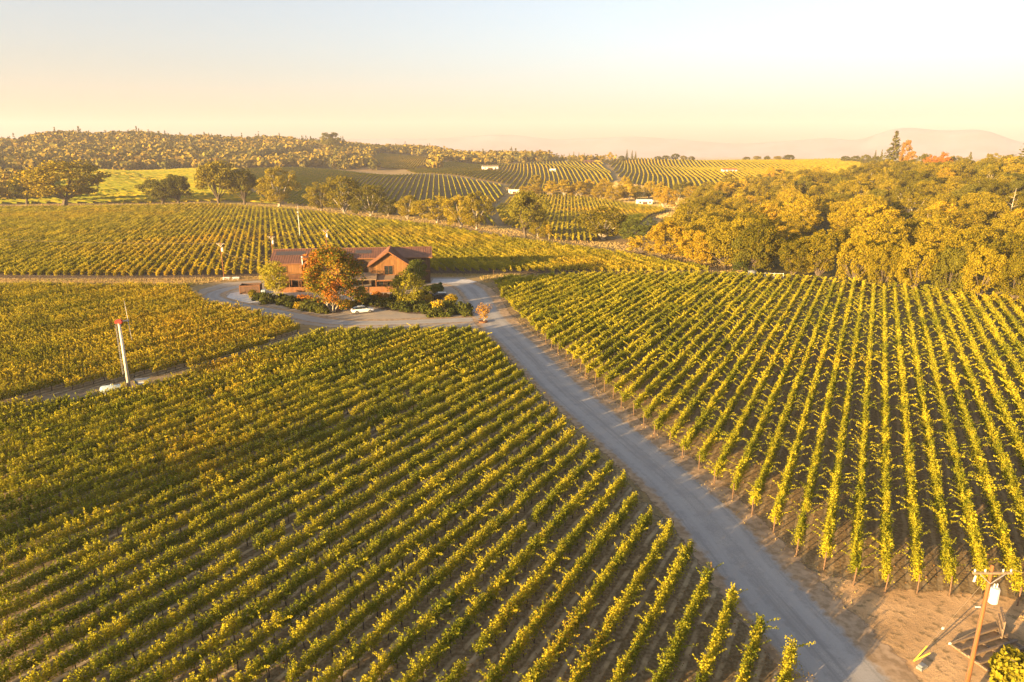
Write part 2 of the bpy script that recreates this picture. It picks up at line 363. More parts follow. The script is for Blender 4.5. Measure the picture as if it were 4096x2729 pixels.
BARE = [from_survey([(545, 386), (560, 381), (640, 361), (720, 351), (760, 347), (745, 358), (690, 369), (640, 378), (590, 386)]),
        from_survey([(765, 385), (800, 374), (840, 366), (850, 362), (840, 374), (805, 386)]), from_survey([(800, 392), (850, 382), (880, 385), (840, 393)])]
def build_ground():
    ys = np.concatenate([np.arange(-300, 30, 15.), np.arange(30, 460, 6.), np.arange(460, 1640, 11.), np.arange(1640, 7550, 130.)])
    ss = np.linspace(-1, 1, 281); Y, Sx = np.meshgrid(ys, ss, indexing='ij'); X = Sx * (.95 * np.maximum(Y, 0) + 240)
    Z = zt(X, Y); n, m = X.shape
    co = np.stack([X, Y, Z], -1).reshape(-1, 3); me = bpy.data.meshes.new('ground')
    idx = np.arange(n * m).reshape(n, m); q = np.stack([idx[:-1, :-1], idx[:-1, 1:], idx[1:, 1:], idx[1:, :-1]], -1).reshape(-1, 4)
    me.vertices.add(n * m); me.vertices.foreach_set("co", co.reshape(-1)); me.loops.add(q.size); me.loops.foreach_set("vertex_index", q.reshape(-1).astype(np.int32))
    me.polygons.add(len(q)); me.polygons.foreach_set("loop_start", np.arange(0, q.size, 4, dtype=np.int32))
    try: me.polygons.foreach_set("loop_total", np.full(len(q), 4, dtype=np.int32))
    except Exception: pass
    me.polygons.foreach_set("use_smooth", np.ones(len(q), bool)); me.update(calc_edges=True)
    colr = np.zeros((n * m, 4)); colr[:, 3] = 1; x, y = co[:, 0], co[:, 1]; r = np.hypot(x, y); a = np.arctan2(x, np.maximum(y, 1))
    for P in (FIELD_GREEN, FIELD_CENTRE, FIELD_RIGHT, FIELD_MID, FIELD_GOLD): colr[inpoly(x, y, P), 0] = 1
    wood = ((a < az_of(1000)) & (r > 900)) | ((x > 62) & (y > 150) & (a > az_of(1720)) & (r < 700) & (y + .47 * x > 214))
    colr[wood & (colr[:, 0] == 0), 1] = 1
    for P in BARE: k = inpoly(x, y, P); colr[k, 1] = 0; colr[k, 2] = 1
    ca = me.color_attributes.new("region", 'FLOAT_COLOR', 'POINT'); ca.data.foreach_set("color", colr.reshape(-1))
    me.materials.append(M['ground']); o = mobj('ground', me); tag(o, kind='structure')
build_ground()
def soft(mat_fn):
    """wrap a material so that sheet edges break up into the ground below"""
    m = mat_fn; t = m.node_tree; out = [n for n in t.nodes if n.type == 'OUTPUT_MATERIAL'][0]; sh = out.inputs[0].links[0].from_socket
    at = t.nodes.new("ShaderNodeAttribute"); at.attribute_name = "edge"; ns = t.nodes.new("ShaderNodeTexNoise"); ns.inputs["Scale"].default_value = .9; ns.inputs["Detail"].default_value = 5; g = t.nodes.new("ShaderNodeNewGeometry"); t.links.new(g.outputs["Position"], ns.inputs["Vector"])
    a = t.nodes.new("ShaderNodeMath"); a.operation = 'MULTIPLY_ADD'; t.links.new(ns.outputs[0], a.inputs[0]); a.inputs[1].default_value = 1.1; t.links.new(at.outputs["Fac"], a.inputs[2])
    r = t.nodes.new("ShaderNodeMapRange"); r.interpolation_type = 'SMOOTHSTEP'; t.links.new(a.outputs[0], r.inputs[0]); r.inputs[1].default_value = .75; r.inputs[2].default_value = 1.05
    tr = t.nodes.new("ShaderNodeBsdfTransparent"); mx = t.nodes.new("ShaderNodeMixShader"); t.links.new(r.outputs[0], mx.inputs[0]); t.links.new(tr.outputs[0], mx.inputs[1]); t.links.new(sh, mx.inputs[2]); t.links.new(mx.outputs[0], out.inputs[0]); return m
def inset(poly, d):
    n = len(poly); A = sum(poly[i][0]*poly[(i+1) % n][1] - poly[(i+1) % n][0]*poly[i][1] for i in range(n)); sg = 1 if A > 0 else -1; out = []
    for i in range(n):
        p0 = np.array(poly[i-1]); p1 = np.array(poly[i]); p2 = np.array(poly[(i+1) % n]); e1 = (p1-p0)/np.linalg.norm(p1-p0); e2 = (p2-p1)/np.linalg.norm(p2-p1)
        nn = sg*np.array([-e1[1]-e2[1], e1[0]+e2[0]]); l = np.linalg.norm(nn); nn = nn/l if l > 1e-6 else nn; c = max(.5, float(np.dot(nn, sg*np.array([-e1[1], e1[0]])))); out.append(tuple(p1 + nn*d/c))
    return out
def sheet(name, poly, z, mat, kind='structure', edge=1.6):
    me = bpy.data.meshes.new(name); n = len(poly)
    if edge:
        q = inset(poly, edge); me.from_pydata([(x, y, z) for x, y in list(poly) + q], [], [tuple(range(n, 2*n))] + [(i, (i+1) % n, (i+1) % n + n, i + n) for i in range(n)])
        at = me.attributes.new("edge", 'FLOAT', 'POINT'); at.data.foreach_set("value", [0.0]*n + [1.0]*n)
    else: me.from_pydata([(x, y, z) for x, y in poly], [], [tuple(range(n))])
    me.materials.append(mat); me.update(); o = mobj(name, me)
    if kind: tag(o, kind=kind)
    return o
for _k in ('soil_r', 'soil_l', 'soil_b', 'yard', 'dirt', 'browndirt', 'mulch'): soft(M[_k])
def smooth_line(pts, step=2.0):
    P = [np.array(p, float) for p in pts]; out = []
    for i in range(len(P) - 1):
        p0 = P[max(i-1, 0)]; p1 = P[i]; p2 = P[i+1]; p3 = P[min(i+2, len(P)-1)]; n = max(2, int(np.linalg.norm(p2-p1) / step))
        for k in range(n):
            t = k / n; out.append(.5*((2*p1) + (p2-p0)*t + (2*p0-5*p1+4*p2-p3)*t*t + (3*p1-p0-3*p2+p3)*t**3))
    out.append(P[-1]); return out
def strip(name, pts, width, z, mat, step=2.0):
    L = smooth_line(pts, step); vs = []; fs = []; uv = []; d = 0; ed = []
    for i, p in enumerate(L):
        t = L[min(i+1, len(L)-1)] - L[max(i-1, 0)]; t = t / (np.linalg.norm(t) + 1e-9); nrm = np.array([-t[1], t[0]]); wd = (width[0] + (width[1]-width[0]) * i / (len(L)-1)) if isinstance(width, tuple) else width
        if i: d += np.linalg.norm(p - L[i-1])
        for f in (0, .16, .84, 1):
            a = p + nrm * wd * (.5 - f); vs.append((a[0], a[1], zf(*a) + z)); uv.append((f, d / 5)); ed.append(0.0 if f in (0, 1) else 1.0)
        if i:
            for k in range(3): q = 4*i + k; fs.append((q-4, q-3, q+1, q))
    me = bpy.data.meshes.new(name); me.from_pydata(vs, [], fs); ul = me.uv_layers.new(name="UVMap")
    for li, lo in enumerate(me.loops): ul.data[li].uv = uv[lo.vertex_index]
    at = me.attributes.new("edge", 'FLOAT', 'POINT'); at.data.foreach_set("value", ed)
    me.materials.append(mat); me.update(); return tag(mobj(name, me), kind='structure')
soft(M['gravel'])
# block outlines
RB = [(-4.5, 177), (-2.2, 157), (1.4, 140), (6.6, 120), (11.4, 102.5), (15.4, 87.5), (18.3, 77.5), (21.6, 66), (24.2, 56.6), (26, 50), (29, 47.6), (34.9, 46.6), (40, 45.6), (44, 44), (60, 66), (130, 152), (118, 154), (104, 165.5), (91.6, 172), (78, 179), (61, 184.5), (39, 187), (15, 184.5), (-4, 180)]
LF = [(-5.6, 121.5), (0, 102.5), (4.0, 87), (7.9, 73.8), (10.4, 66.8), (12.6, 58), (15, 52), (16.6, 45), (17.8, 42), (18.9, 38.5), (19.6, 32), (-36, 32), (-80, 89), (-71, 86.5), (-65, 86.5), (-60, 87.5), (-52, 96), (-46, 106), (-39.5, 119.5), (-36.5, 123.5), (-24, 125.8), (-15, 125.8), (-7, 124.2)]
LM = [(-140, 170.5), (-106, 169.5), (-81, 167.5), (-74.5, 156.5), (-67.8, 149), (-57, 142.4), (-47.8, 134.8), (-41, 127.8), (-44.2, 117), (-51.0, 104.5), (-60.5, 97.5), (-66.5, 93), (-70, 86.5), (-80, 86)]
BB = [(-148, 187), (-104, 185.5), (-71.5, 189), (-66, 193.5), (-24, 193.5), (15, 192.5), (59, 193.5), (45, 213), (27, 237), (4, 260), (-12, 280), (-36, 313), (-79, 354), (-125, 400), (-190, 440), (-237, 425), (-318, 410)]
sheet('vineyard_soil', [(-6, 178), (-4, 157), (-.5, 140), (4.6, 120), (9.3, 102), (13.2, 87), (16.1, 77), (19.4, 65.4), (22, 56), (24.2, 49), (28, 46), (36, 44.6), (46, 42), (62, 64), (134, 152), (119, 157), (104, 168), (91, 174.5), (78, 181), (61, 187), (39, 190), (15, 187), (-5, 182)], .010, M['soil_r'])
sheet('vineyard_soil', [(-4, 124), (1.8, 103), (6, 87.5), (9.9, 74.5), (12.4, 67.3), (14.6, 58.6), (17, 52.5), (18.6, 45.6), (19.8, 42.5), (21, 38.5), (22, 28), (-36, 28), (-82, 90), (-140, 172), (-140, 176), (-82, 173), (-76, 160), (-69, 151.5), (-58, 145), (-49, 137), (-43, 130.5), (-36, 127), (-24, 128.5), (-7, 127)], .010, M['soil_l'])
sheet('vineyard_soil', [(-152, 184), (-104, 182), (-72, 186), (-66, 191), (-24, 191), (15, 190.6), (62, 191.5), (47, 214), (29, 239), (6, 263), (-10, 283), (-34, 316), (-77, 358), (-124, 404), (-190, 445), (-238, 430), (-325, 414)], .006, M['soil_b'])
# gravel yard and roads
YARD = [(-46, 135.5), (-38, 131.5), (-28, 130.5), (-12, 131.5), (-5.6, 130), (1.6, 131), (.6, 140), (-2.2, 152), (-5.8, 170), (-9, 181), (-13, 187.5), (-40, 187.5), (-66, 184), (-77, 179.5), (-79.5, 170), (-77.5, 162), (-68, 151), (-57, 144)]
sheet('gravel_yard', YARD, .016, M['yard'])
strip('gravel_road', [(24.8, 22), (22.8, 37.5), (21, 47.6), (18.2, 63.8), (11.9, 83.7), (7.4, 98), (2.2, 118), (-2.6, 134), (-5.3, 146), (-7.4, 160), (-11, 174), (-17, 182)], 10.0, .024, M['gravel'])
strip('gravel_road', [(-7, 139), (-14, 137.5), (-28, 135.6), (-38, 137), (-48, 143.5), (-58, 149.5), (-67, 156), (-72.5, 163), (-72, 171), (-66, 177.5), (-55, 182)], (6.4, 5.6), .022, M['gravel'])
sheet('dirt_pullout', [(22.8, 51), (25.5, 50.2), (30, 48.2), (40, 47), (52, 48), (50, 30), (26, 22), (23, 36)], .018, M['dirt'])
sheet('concrete_pad', [(-21.5, 178.3), (-10.5, 178.8), (-9.4, 180.5), (-11.5, 183), (-15, 184.5), (-21.5, 185)], .034, M['concrete'], edge=0)
sheet('concrete_pad', [(-67, 168.5), (-69.3, 165), (-68.5, 160.5), (-63.5, 156), (-60.5, 153.8), (-58, 155.5), (-57, 162), (-55.5, 170), (-60, 171.5)], .030, M['concrete'], edge=0)
for P in ([(-56, 153.5), (-48, 147.5), (-41, 142.5), (-36.5, 143.5), (-36.5, 152), (-40, 158), (-50, 162), (-57, 161)], [(-29, 147), (-22, 143), (-15, 141.6), (-9.5, 144), (-8.6, 149.5), (-11, 153.5), (-18, 154), (-20, 160), (-24, 164), (-36, 163), (-36, 152), (-33, 150.5)]):
    sheet('planting_bed', P, .038, M['mulch'])
strip('farm_track', [(-170, 178), (-140, 181), (-104, 180), (-82, 181), (-66, 186.5), (-40, 189.3), (-10, 189.2), (20, 189.5), (48, 191.5), (62, 190), (80, 183), (93, 176), (106, 168.5), (122, 157)], 3.4, .014, M['dirt'], 6)
strip('farm_track', [(-26, 330), (-12, 296), (2, 274), (20, 256), (36, 241)], 5, .02, M['dirt'], 6)
# ------------------------------------------------------------------ mountains
def build_mountain():
    cr = [(-900, 318), (300, 318), (640, 319), (720, 314), (760, 321), (880, 318), (1000, 319), (1080, 313), (1150, 308), (1210, 313), (1270, 321), (1370, 318), (1450, 313), (1530, 318), (1610, 325), (1690, 331), (1760, 327), (1840, 322), (1905, 315), (1960, 325), (2000, 313), (2035, 298), (2060, 294), (2090, 293), (2150, 300), (2190, 300), (2230, 296), (2270, 302), (2310, 318), (2353, 330), (2450, 326), (3200, 322)]
    xs = np.linspace(-850, 3150, 260); yv = np.interp(xs, *zip(*cr)); k = np.array([1, 2, 3, 2, 1]) / 9.; yv = np.convolve(np.pad(yv, 2, mode='edge'), k, 'valid')
    rs = [6100, 6300, 6450, 6600, 6750, 6900, 7050, 7200]; fac = [-.25, .15, .38, .6, .8, 1.0, .6, -.25]; vs = []; rng = np.random.default_rng(3)
    for x_, y_ in zip(xs, yv):
        a = az_of(x_)
        for r, f in zip(rs, fac):
            r2 = r + 25 * math.sin(x_ * .03) ; zc_ = zprof(x_, y_, 6900)
            z = -26 + (zc_ + 26) * f + (0 if f in (1.0, -.25) else 9 * math.sin(x_ * .055 + r * .02) + 6 * math.sin(x_ * .13 - r * .03))
            vs.append((r2 * math.sin(a), r2 * math.cos(a), z))
    m = len(rs); fs = [(i*m+j, (i+1)*m+j, (i+1)*m+j+1, i*m+j+1) for i in range(len(xs)-1) for j in range(m-1)]
    me = bpy.data.meshes.new('mountain_range'); me.from_pydata(vs, [], fs); me.materials.append(M['mount']); me.polygons.foreach_set("use_smooth", [True]*len(fs)); me.update()
    tag(mobj('mountain_range', me), kind='structure')
build_mountain()
# ------------------------------------------------------------------ foliage meshes
def quads(C, N, size, rng, asp=.8):
    n = len(C); N = N / (np.linalg.norm(N, axis=1, keepdims=True) + 1e-9)
    q = rng.normal(size=(n, 3)); A = np.cross(N, q); A /= (np.linalg.norm(A, axis=1, keepdims=True) + 1e-9); B = np.cross(N, A)
    s = size if np.ndim(size) else np.full(n, size); s = s[:, None]
    return np.stack([C + A*s*.62, C + B*s*.62*asp, C - A*s*.62, C - B*s*.62*asp], 1)
def vine_leaves(length, rng, shoots_m, per, leaf, top=1.0, droop=.12, wide=.13, base=.82):
    Cs = []; Ns = []
    n = int(length * shoots_m)
    for k in range(n):
        x0 = (k + rng.uniform(0, 1)) / n * length; L = top * rng.uniform(.62, 1.12); side = rng.normal() * .16; fwd = rng.normal() * .28
        long = rng.random() < droop
        if long: L *= rng.uniform(1.25, 1.6); side = rng.choice([-1, 1]) * rng.uniform(.5, 1.0); fwd = rng.normal() * .6
        m = max(3, int(per * (1.5 if long else 1))); jw = wide * (.35 if long else 1.0)
        t = (np.arange(m) + rng.uniform(0, 1, m)) / m
        up = L * (t - (.30 * t**2 if long else .06 * t**2))
        p = np.stack([x0 + fwd * L * t * .6 + rng.normal(0, .05, m), rng.normal(0, .04) + side * L * t**1.4 + rng.normal(0, 1, m) * jw * (1 - .72 * t), base + up + rng.normal(0, .04, m)], 1)
        Cs.append(p); nn = rng.normal(size=(m, 3)); nn[:, 2] += .25; nn[:, 1] += np.sign(p[:, 1]) * .45; Ns.append(nn)
    # low skirt of fruiting-zone leaves
    m = int(length * shoots_m * per * .28)
    p = np.stack([rng.uniform(0, length, m), rng.normal(0, wide * 1.3, m), base + rng.uniform(-.12, .35, m)], 1)
    Cs.append(p); nn = rng.normal(size=(m, 3)); nn[:, 1] += np.sign(p[:, 1]) * .8; Ns.append(nn)
    C = np.concatenate(Cs); N = np.concatenate(Ns)
    return quads(C, N, leaf * rng.uniform(.7, 1.25, len(C)), rng)
def stakes(length, pitch, rng, r=.035, hgt=1.0):
    Q = []
    for k in range(max(1, int(round(length / pitch)))):
        x = (k + .5) * pitch + rng.normal() * .05; dx, dy = rng.normal(0, .06), rng.normal(0, .05)
        b = np.array([[x-r, -r, 0], [x+r, -r, 0], [x+r, r, 0], [x-r, r, 0]]); t = b + np.array([dx, dy, hgt])
        for i in range(4): j = (i+1) % 4; Q.append([b[i], b[j], t[j], t[i]])
    return np.array(Q)
def section_mesh(name, mat, length, pitch, seed, **kw):
    rng = np.random.default_rng(seed); L = vine_leaves(length, rng, **kw); T = stakes(length, pitch, rng, .04)
    return np_mesh(name, np.concatenate([L, T]), 4, [mat, M['vinewood']], np.concatenate([np.zeros(len(L)), np.ones(len(T))]))
PITCH = 1.6
def vine_set(tag_, mat, seeds, **kw):
    out = []
    for s_ in seeds:
        rng = np.random.default_rng(s_); L = vine_leaves(PITCH, rng, **kw); L[:, :, 0] -= PITCH / 2
        out.append(np_mesh('vine_' + tag_, L, 4, [mat]))
    return out
V_R = vine_set('right', M['vine_r'], range(10, 20), shoots_m=14, per=34, leaf=.112, top=1.3, droop=.07, wide=.20, base=.92)
V_L = vine_set('left', M['vine_l'], range(30, 42), shoots_m=15, per=32, leaf=.107, top=1.28, droop=.04, wide=.19, base=.95)
S_R = [section_mesh('vines_right', M['vine_r'], 6.4, 1.6, 50+i, shoots_m=9, per=24, leaf=.165, top=1.35, droop=.07, wide=.19) for i in range(6)]
S_L = [section_mesh('vines_left', M['vine_l'], 6.4, 1.6, 60+i, shoots_m=9, per=24, leaf=.165, top=1.3, droop=.05, wide=.18) for i in range(6)]
S_M = [section_mesh('vines_mid', M['vine_m'], 6.4, 1.6, 70+i, shoots_m=8, per=22, leaf=.17, top=1.45, droop=.14, wide=.22) for i in range(6)]
S_B = [section_mesh('vines_behind', M['vine_b'], 8.0, 2.0, 80+i, shoots_m=7, per=14, leaf=.24, top=1.2, droop=.04, wide=.14) for i in range(6)]
def trunk_meshes():
    out = []
    for k in range(5):
        rng = random.Random(k); b = MB(); x = rng.uniform(-.06, .06)
        b.tube([(0, 0, -.02), (x, rng.uniform(-.04, .04), .45), (x * .5, 0, .9)], [.05, .038, .032], 5)
        b.tube([(.10, .02, -.02), (.10, .02, 1.7)], .014, 4); b.tube([(0, 0, .88), (.35, 0, .95), (.75, 0, .93)], [.03, .022, .016], 4); b.tube([(0, 0, .88), (-.35, 0, .95), (-.75, 0, .93)], [.03, .022, .016], 4)
        out.append(b.mesh('vine_trunk', [M['vinewood']]))
    return out
TRUNKS = trunk_meshes()
_b = MB(); _b.tube([(0, 0, -.02), (0, 0, 1.75)], .055, 6); POST = _b.mesh('end_post', [M['post']])
def clip_row(poly, o, d):
    ts = []; n = len(poly); nx, ny = -d[1], d[0]
    for i in range(n):
        ax, ay = poly[i]; bx, by = poly[(i+1) % n]; sa = (ax-o[0])*nx + (ay-o[1])*ny; sb = (bx-o[0])*nx + (by-o[1])*ny
        if (sa < 0) != (sb < 0):
            f = sa / (sa - sb); ts.append(((ax + f*(bx-ax)) - o[0]) * d[0] + ((ay + f*(by-ay)) - o[1]) * d[1])
    ts.sort(); return [(ts[i], ts[i+1]) for i in range(0, len(ts) - 1, 2)]
def ordinal(n):
    s_ = 'th' if 10 <= n % 100 <= 20 else {1: 'st', 2: 'nd', 3: 'rd'}.get(n % 10, 'th'); return f"{n}{s_}"
def build_block(poly, azd, spacing, vines, sections, seclen, near, label, group, seed, flat=True, rev=False, minlen=5.0):
    az = R(azd); d = (math.sin(az), math.cos(az)); e = (math.cos(az), -math.sin(az)); rng = random.Random(seed)
    offs = [p[0]*e[0] + p[1]*e[1] for p in poly]; ks = range(math.ceil(min(offs) / spacing), math.floor(max(offs) / spacing) + 1); rows = []
    for k in ks:
        off = (k + .5) * spacing - spacing * .0 - spacing * .5
        o = (e[0]*off, e[1]*off)
        for t0, t1 in clip_row(poly, o, d):
            if t1 - t0 >= minlen: rows.append((o, t0 + rng.uniform(-.7, .7), t1 + rng.uniform(-.5, .5)))
    if rev: rows.reverse()
    hz = math.pi / 2 - az
    for n, (o, t0, t1) in enumerate(rows):
        x0, y0 = o[0] + d[0]*t0, o[1] + d[1]*t0; z0 = 0.0 if flat else zf(x0, y0)
        row = thing('vine_row', label.format(ordinal(n + 1)), 'vine row', (x0, y0, z0), 0, group); t = t0
        if near:
            for tt in (t0 - .5, t1 + .5):
                x, y = o[0] + d[0]*tt, o[1] + d[1]*tt
                if math.hypot(x, y) < 120: mobj('end_post', POST, row, (x-x0, y-y0, 0), (rng.uniform(-.05, .05), rng.uniform(-.05, .05), 0))
        while t < t1 - .6:
            x, y = o[0] + d[0]*t, o[1] + d[1]*t
            if near and math.hypot(x, y) < near:
                xc, yc = o[0] + d[0]*(t + PITCH/2), o[1] + d[1]*(t + PITCH/2)
                if rng.random() > .012:
                    v = mobj('vine', rng.choice(vines), row, (xc-x0, yc-y0, rng.uniform(-.06, .04)), (0, 0, hz + (math.pi if rng.random() < .5 else 0)), (rng.uniform(.95, 1.12), rng.uniform(.85, 1.2), rng.uniform(.86, 1.1)))
                    mobj('trunk', rng.choice(TRUNKS), v)
                t += PITCH
            else:
                L = min(seclen, t1 - t + .4); z = 0.0; ze = 0.0
                if not flat:
                    z = zf(x, y) - z0; ze = zf(x + d[0]*L, y + d[1]*L) - z0
                fl = rng.random() < .5
                xs, ys, zs, zz = (x, y, z, ze) if not fl else (x + d[0]*L, y + d[1]*L, ze, z)
                mobj('vine_section', rng.choice(sections), row, (xs-x0, ys-y0, zs + rng.uniform(-.05, .03)), (0, -math.atan2(zz - zs, L), hz + (math.pi if fl else 0)), (L / seclen, rng.uniform(.9, 1.15), rng.uniform(.9, 1.1)))['kind'] = 'stuff'
                t += seclen
    return len(rows)
nr = []
nr.append(build_block(RB, 27.6, 2.27, V_R, S_R, 6.4, 98, "yellow-green vine row right of the gravel road, {} counting from the frame's right edge", "vine rows right of the gravel road", 1, rev=True))
nr.append(build_block(LF, 29, 2.33, V_L, S_L, 6.4, 98, "spiky vine row in the near-left block, {} from the gravel road's bottom end", "vine rows of the near-left block", 2, rev=True))
nr.append(build_block(LM, 29, 2.33, V_L, S_M, 6.4, 0, "bushy vine row beyond the wind machine, {} from its dirt strip", "vine rows beyond the wind machine", 3, rev=True))
nr.append(build_block(BB, -19.3, 2.2, None, S_B, 8.0, 0, "vine row in the block behind the house, {} counting from the left", "vine rows behind the house", 4))
print('rows', nr)
#@@TREES
nr.append(build_block(FIELD_MID, 4.6, 2.27, None, S_B, 8.0, 0, "vine row beyond the oak line in the middle distance, {} from its left side", "vine rows beyond the oak line", 5, flat=False, minlen=20))
# ------------------------------------------------------------------ trees
def tree_meshes(name, seed, wood, leafmat, nclump=46, per=70, leaf=.42, h=12., wd=12., base=.25, shape='round', stems=1, clump=1.2, lean=.0):
    """returns trunk mesh, crown mesh for a tree h tall and wd wide"""
    rng = np.random.default_rng(seed); rr = random.Random(seed); cen = []
    lob = [(rng.normal(size=3), rng.uniform(.12, .3)) for _ in range(6)]
    while len(cen) < nclump:
        v = rng.normal(size=3); v /= np.linalg.norm(v); rad = rng.uniform(.45, 1.0) ** .5
        m = 1 - .18 + sum(a * max(0, float(np.dot(v, q / np.linalg.norm(q)))) ** 3 for q, a in lob)
        p = v * rad * m * .86; zc = base + (1 - base) * .48
        z = zc + p[2] * (1 - base) * .5
        if shape == 'spread' and p[2] < -.15 and math.hypot(p[0], p[1]) < .5: continue
        if shape == 'bush': z = .08 + .88 * abs(p[2]) ** .8
        if shape == 'tall': p[:2] *= (.55 + .45 * (1 - abs(p[2])))
        cen.append(np.array([p[0] * wd / 2, p[1] * wd / 2, min(z, .99) * h]))
    cen = np.array(cen); Cs = []; Ns = []
    for c in cen:
        k = max(8, int(per * rng.uniform(.55, 1.35))); d = rng.normal(size=(k, 3)); d /= np.linalg.norm(d, axis=1, keepdims=True)
        rad = clump * rng.uniform(.7, 1.3) * (wd / 12.) * rng.uniform(.35, 1, (k, 1)) ** .5 * np.array([1.15, 1.15, .8]); Cs.append(c + d * rad)
        nn = d * 1.0 + rng.normal(size=(k, 3)) * .7; nn[:, 2] += .2; Ns.append(nn)
    C = np.concatenate(Cs); C[:, 2] = np.maximum(C[:, 2], .15)
    crown = np_mesh(name + '_crown', quads(C, np.concatenate(Ns), leaf * rng.uniform(.65, 1.3, len(C)), rng), 4, [leafmat])
    b = MB(); fork = h * base * (.75 if shape != 'bush' else .2); r0 = max(.10, wd * (.032 if stems == 1 else .02))
    tops = []
    for s_ in range(stems):
        a = s_ * 2.4 + rng.uniform(0, 1); ox, oy = (0, 0) if stems == 1 else (.3 * math.cos(a), .3 * math.sin(a)); tx, ty = (rng.normal() * .3, rng.normal() * .3) if stems == 1 else (1.1 * math.cos(a), 1.1 * math.sin(a))
        r = r0 / (stems ** .5); tp = (ox + tx, oy + ty, fork + .2); b.tube([(ox, oy, -.25), (ox * 1.2 + tx * .4, oy * 1.2 + ty * .4, fork * .5), tp], [r * 1.35, r, r * .85], 7); tops.append((Vector(tp), r * .8))
    sel = sorted(range(nclump), key=lambda i: rr.random())[:min(nclump, 16)]
    for j, i in enumerate(sel):
        tp, r = tops[j % len(tops)]; c = Vector(cen[i]); mid = tp.lerp(c, .5) + Vector((rr.uniform(-.5, .5), rr.uniform(-.5, .5), rr.uniform(0, .6)))
        b.tube([tp - Vector((0, 0, .2)), mid, c], [r * .55, r * .32, r * .1], 5, cap=False)
    return b.mesh(name + '_trunk', [wood]), crown
def conifer_meshes(seed, mat, h=24., wd=9., per=16, spread=.9):
    rng = np.random.default_rng(seed); b = MB(); b.tube([(0, 0, -.3), (0, 0, h * .5), (0, 0, h)], [h * .018, h * .011, .04], 7); Cs = []; Ns = []; z = h * .14
    while z < h * .985:
        f = 1 - (z / h); L = wd / 2 * min(1, f * 1.25 + .04) * rng.uniform(.75, 1.1)
        for k in range(int(5 + 3 * f)):
            a = rng.uniform(0, 2 * math.pi); l = L * rng.uniform(.6, 1.1); n = max(4, int(per * l / 3)); t = rng.uniform(.1, 1, n) ** .7
            Cs.append(np.stack([np.cos(a) * l * t + rng.normal(0, .22, n), np.sin(a) * l * t + rng.normal(0, .22, n), z - l * .18 * t + rng.normal(0, .18, n)], 1)); nn = rng.normal(size=(n, 3)) * .6; nn[:, 2] += .6; nn[:, 0] += np.cos(a) * .5; nn[:, 1] += np.sin(a) * .5; Ns.append(nn)
            if f > .3: b.tube([(0, 0, z), (math.cos(a) * l * .8, math.sin(a) * l * .8, z - l * .15)], [.06, .02], 3, cap=False)
        z += h * .028
    C = np.concatenate(Cs); return b.mesh('conifer_trunk', [M['bark']]), np_mesh('conifer_crown', quads(C, np.concatenate(Ns), .55 * rng.uniform(.7, 1.3, len(C)), rng), 4, [mat])
TM = {}
for k in range(4): TM['oak', k] = tree_meshes('oak', 100+k, M['bark'], M['oak'], 70, 130, .31, base=.17, shape='spread' if k < 2 else 'round')
for k in range(3): TM['broad', k] = tree_meshes('broad', 110+k, M['paletrunk'], M['oak'], 84, 115, .28, base=.05, clump=1.05)
for k in range(3): TM['forest', k] = tree_meshes('forest', 120+k, M['bark'], M['oak'], 100, 115, .27, base=.06, clump=1.0)
for k in range(2): TM['bush', k] = tree_meshes('bush', 130+k, M['bark'], M['shrub'], 40, 60, .45, shape='bush', base=.05)
for k in range(2): TM['tall', k] = tree_meshes('tall', 140+k, M['paletrunk'], M['gold'], 50, 110, .32, h=14, wd=9, base=.2, shape='tall', stems=2)
for k in range(2): TM['conifer', k] = conifer_meshes(150+k, M['conifer'])
def mesh_dims(key): return {'tall': (14., 9.), 'conifer': (24., 9.)}.get(key, (12., 12.))
def place_tree(name, label, loc, h, wd, key, mat, group=None, seed=0, cat='tree', rz=None):
    rr = random.Random(seed * 7919 + int(loc[0] * 10)); n = len([1 for k in TM if k[0] == key]); tr, cr = TM[key, rr.randrange(n)]; mh, mw = mesh_dims(key)
    t = thing(name, label, cat, loc, rr.uniform(0, 6.28) if rz is None else rz, group); sc_ = (wd / mw, wd / mw, h / mh)
    mobj('trunk', tr, t, scale=sc_); c = mobj('crown', cr, t, scale=sc_)
    if mat is not None and M[mat].name != cr.materials[0].name:
        c.material_slots[0].link = 'OBJECT'; c.material_slots[0].material = M[mat]
    return t
def survey_tree(name, xd, yb, yt, wd_, key, mat, label, group=None, cat='tree', k=0):
    x, y, z = gp(xd, yb); pm = px_per_m(x, y, z + 5); e = 1.3 if name == 'fence_tree' else 1.05; return place_tree(name, label, (x, y, z), (yb - yt) / pm * (1.12 if name == 'fence_tree' else 1.04), wd_ / pm * e, key, mat, group, k, cat)
FENCE_G = "trees along the far vineyard fence"
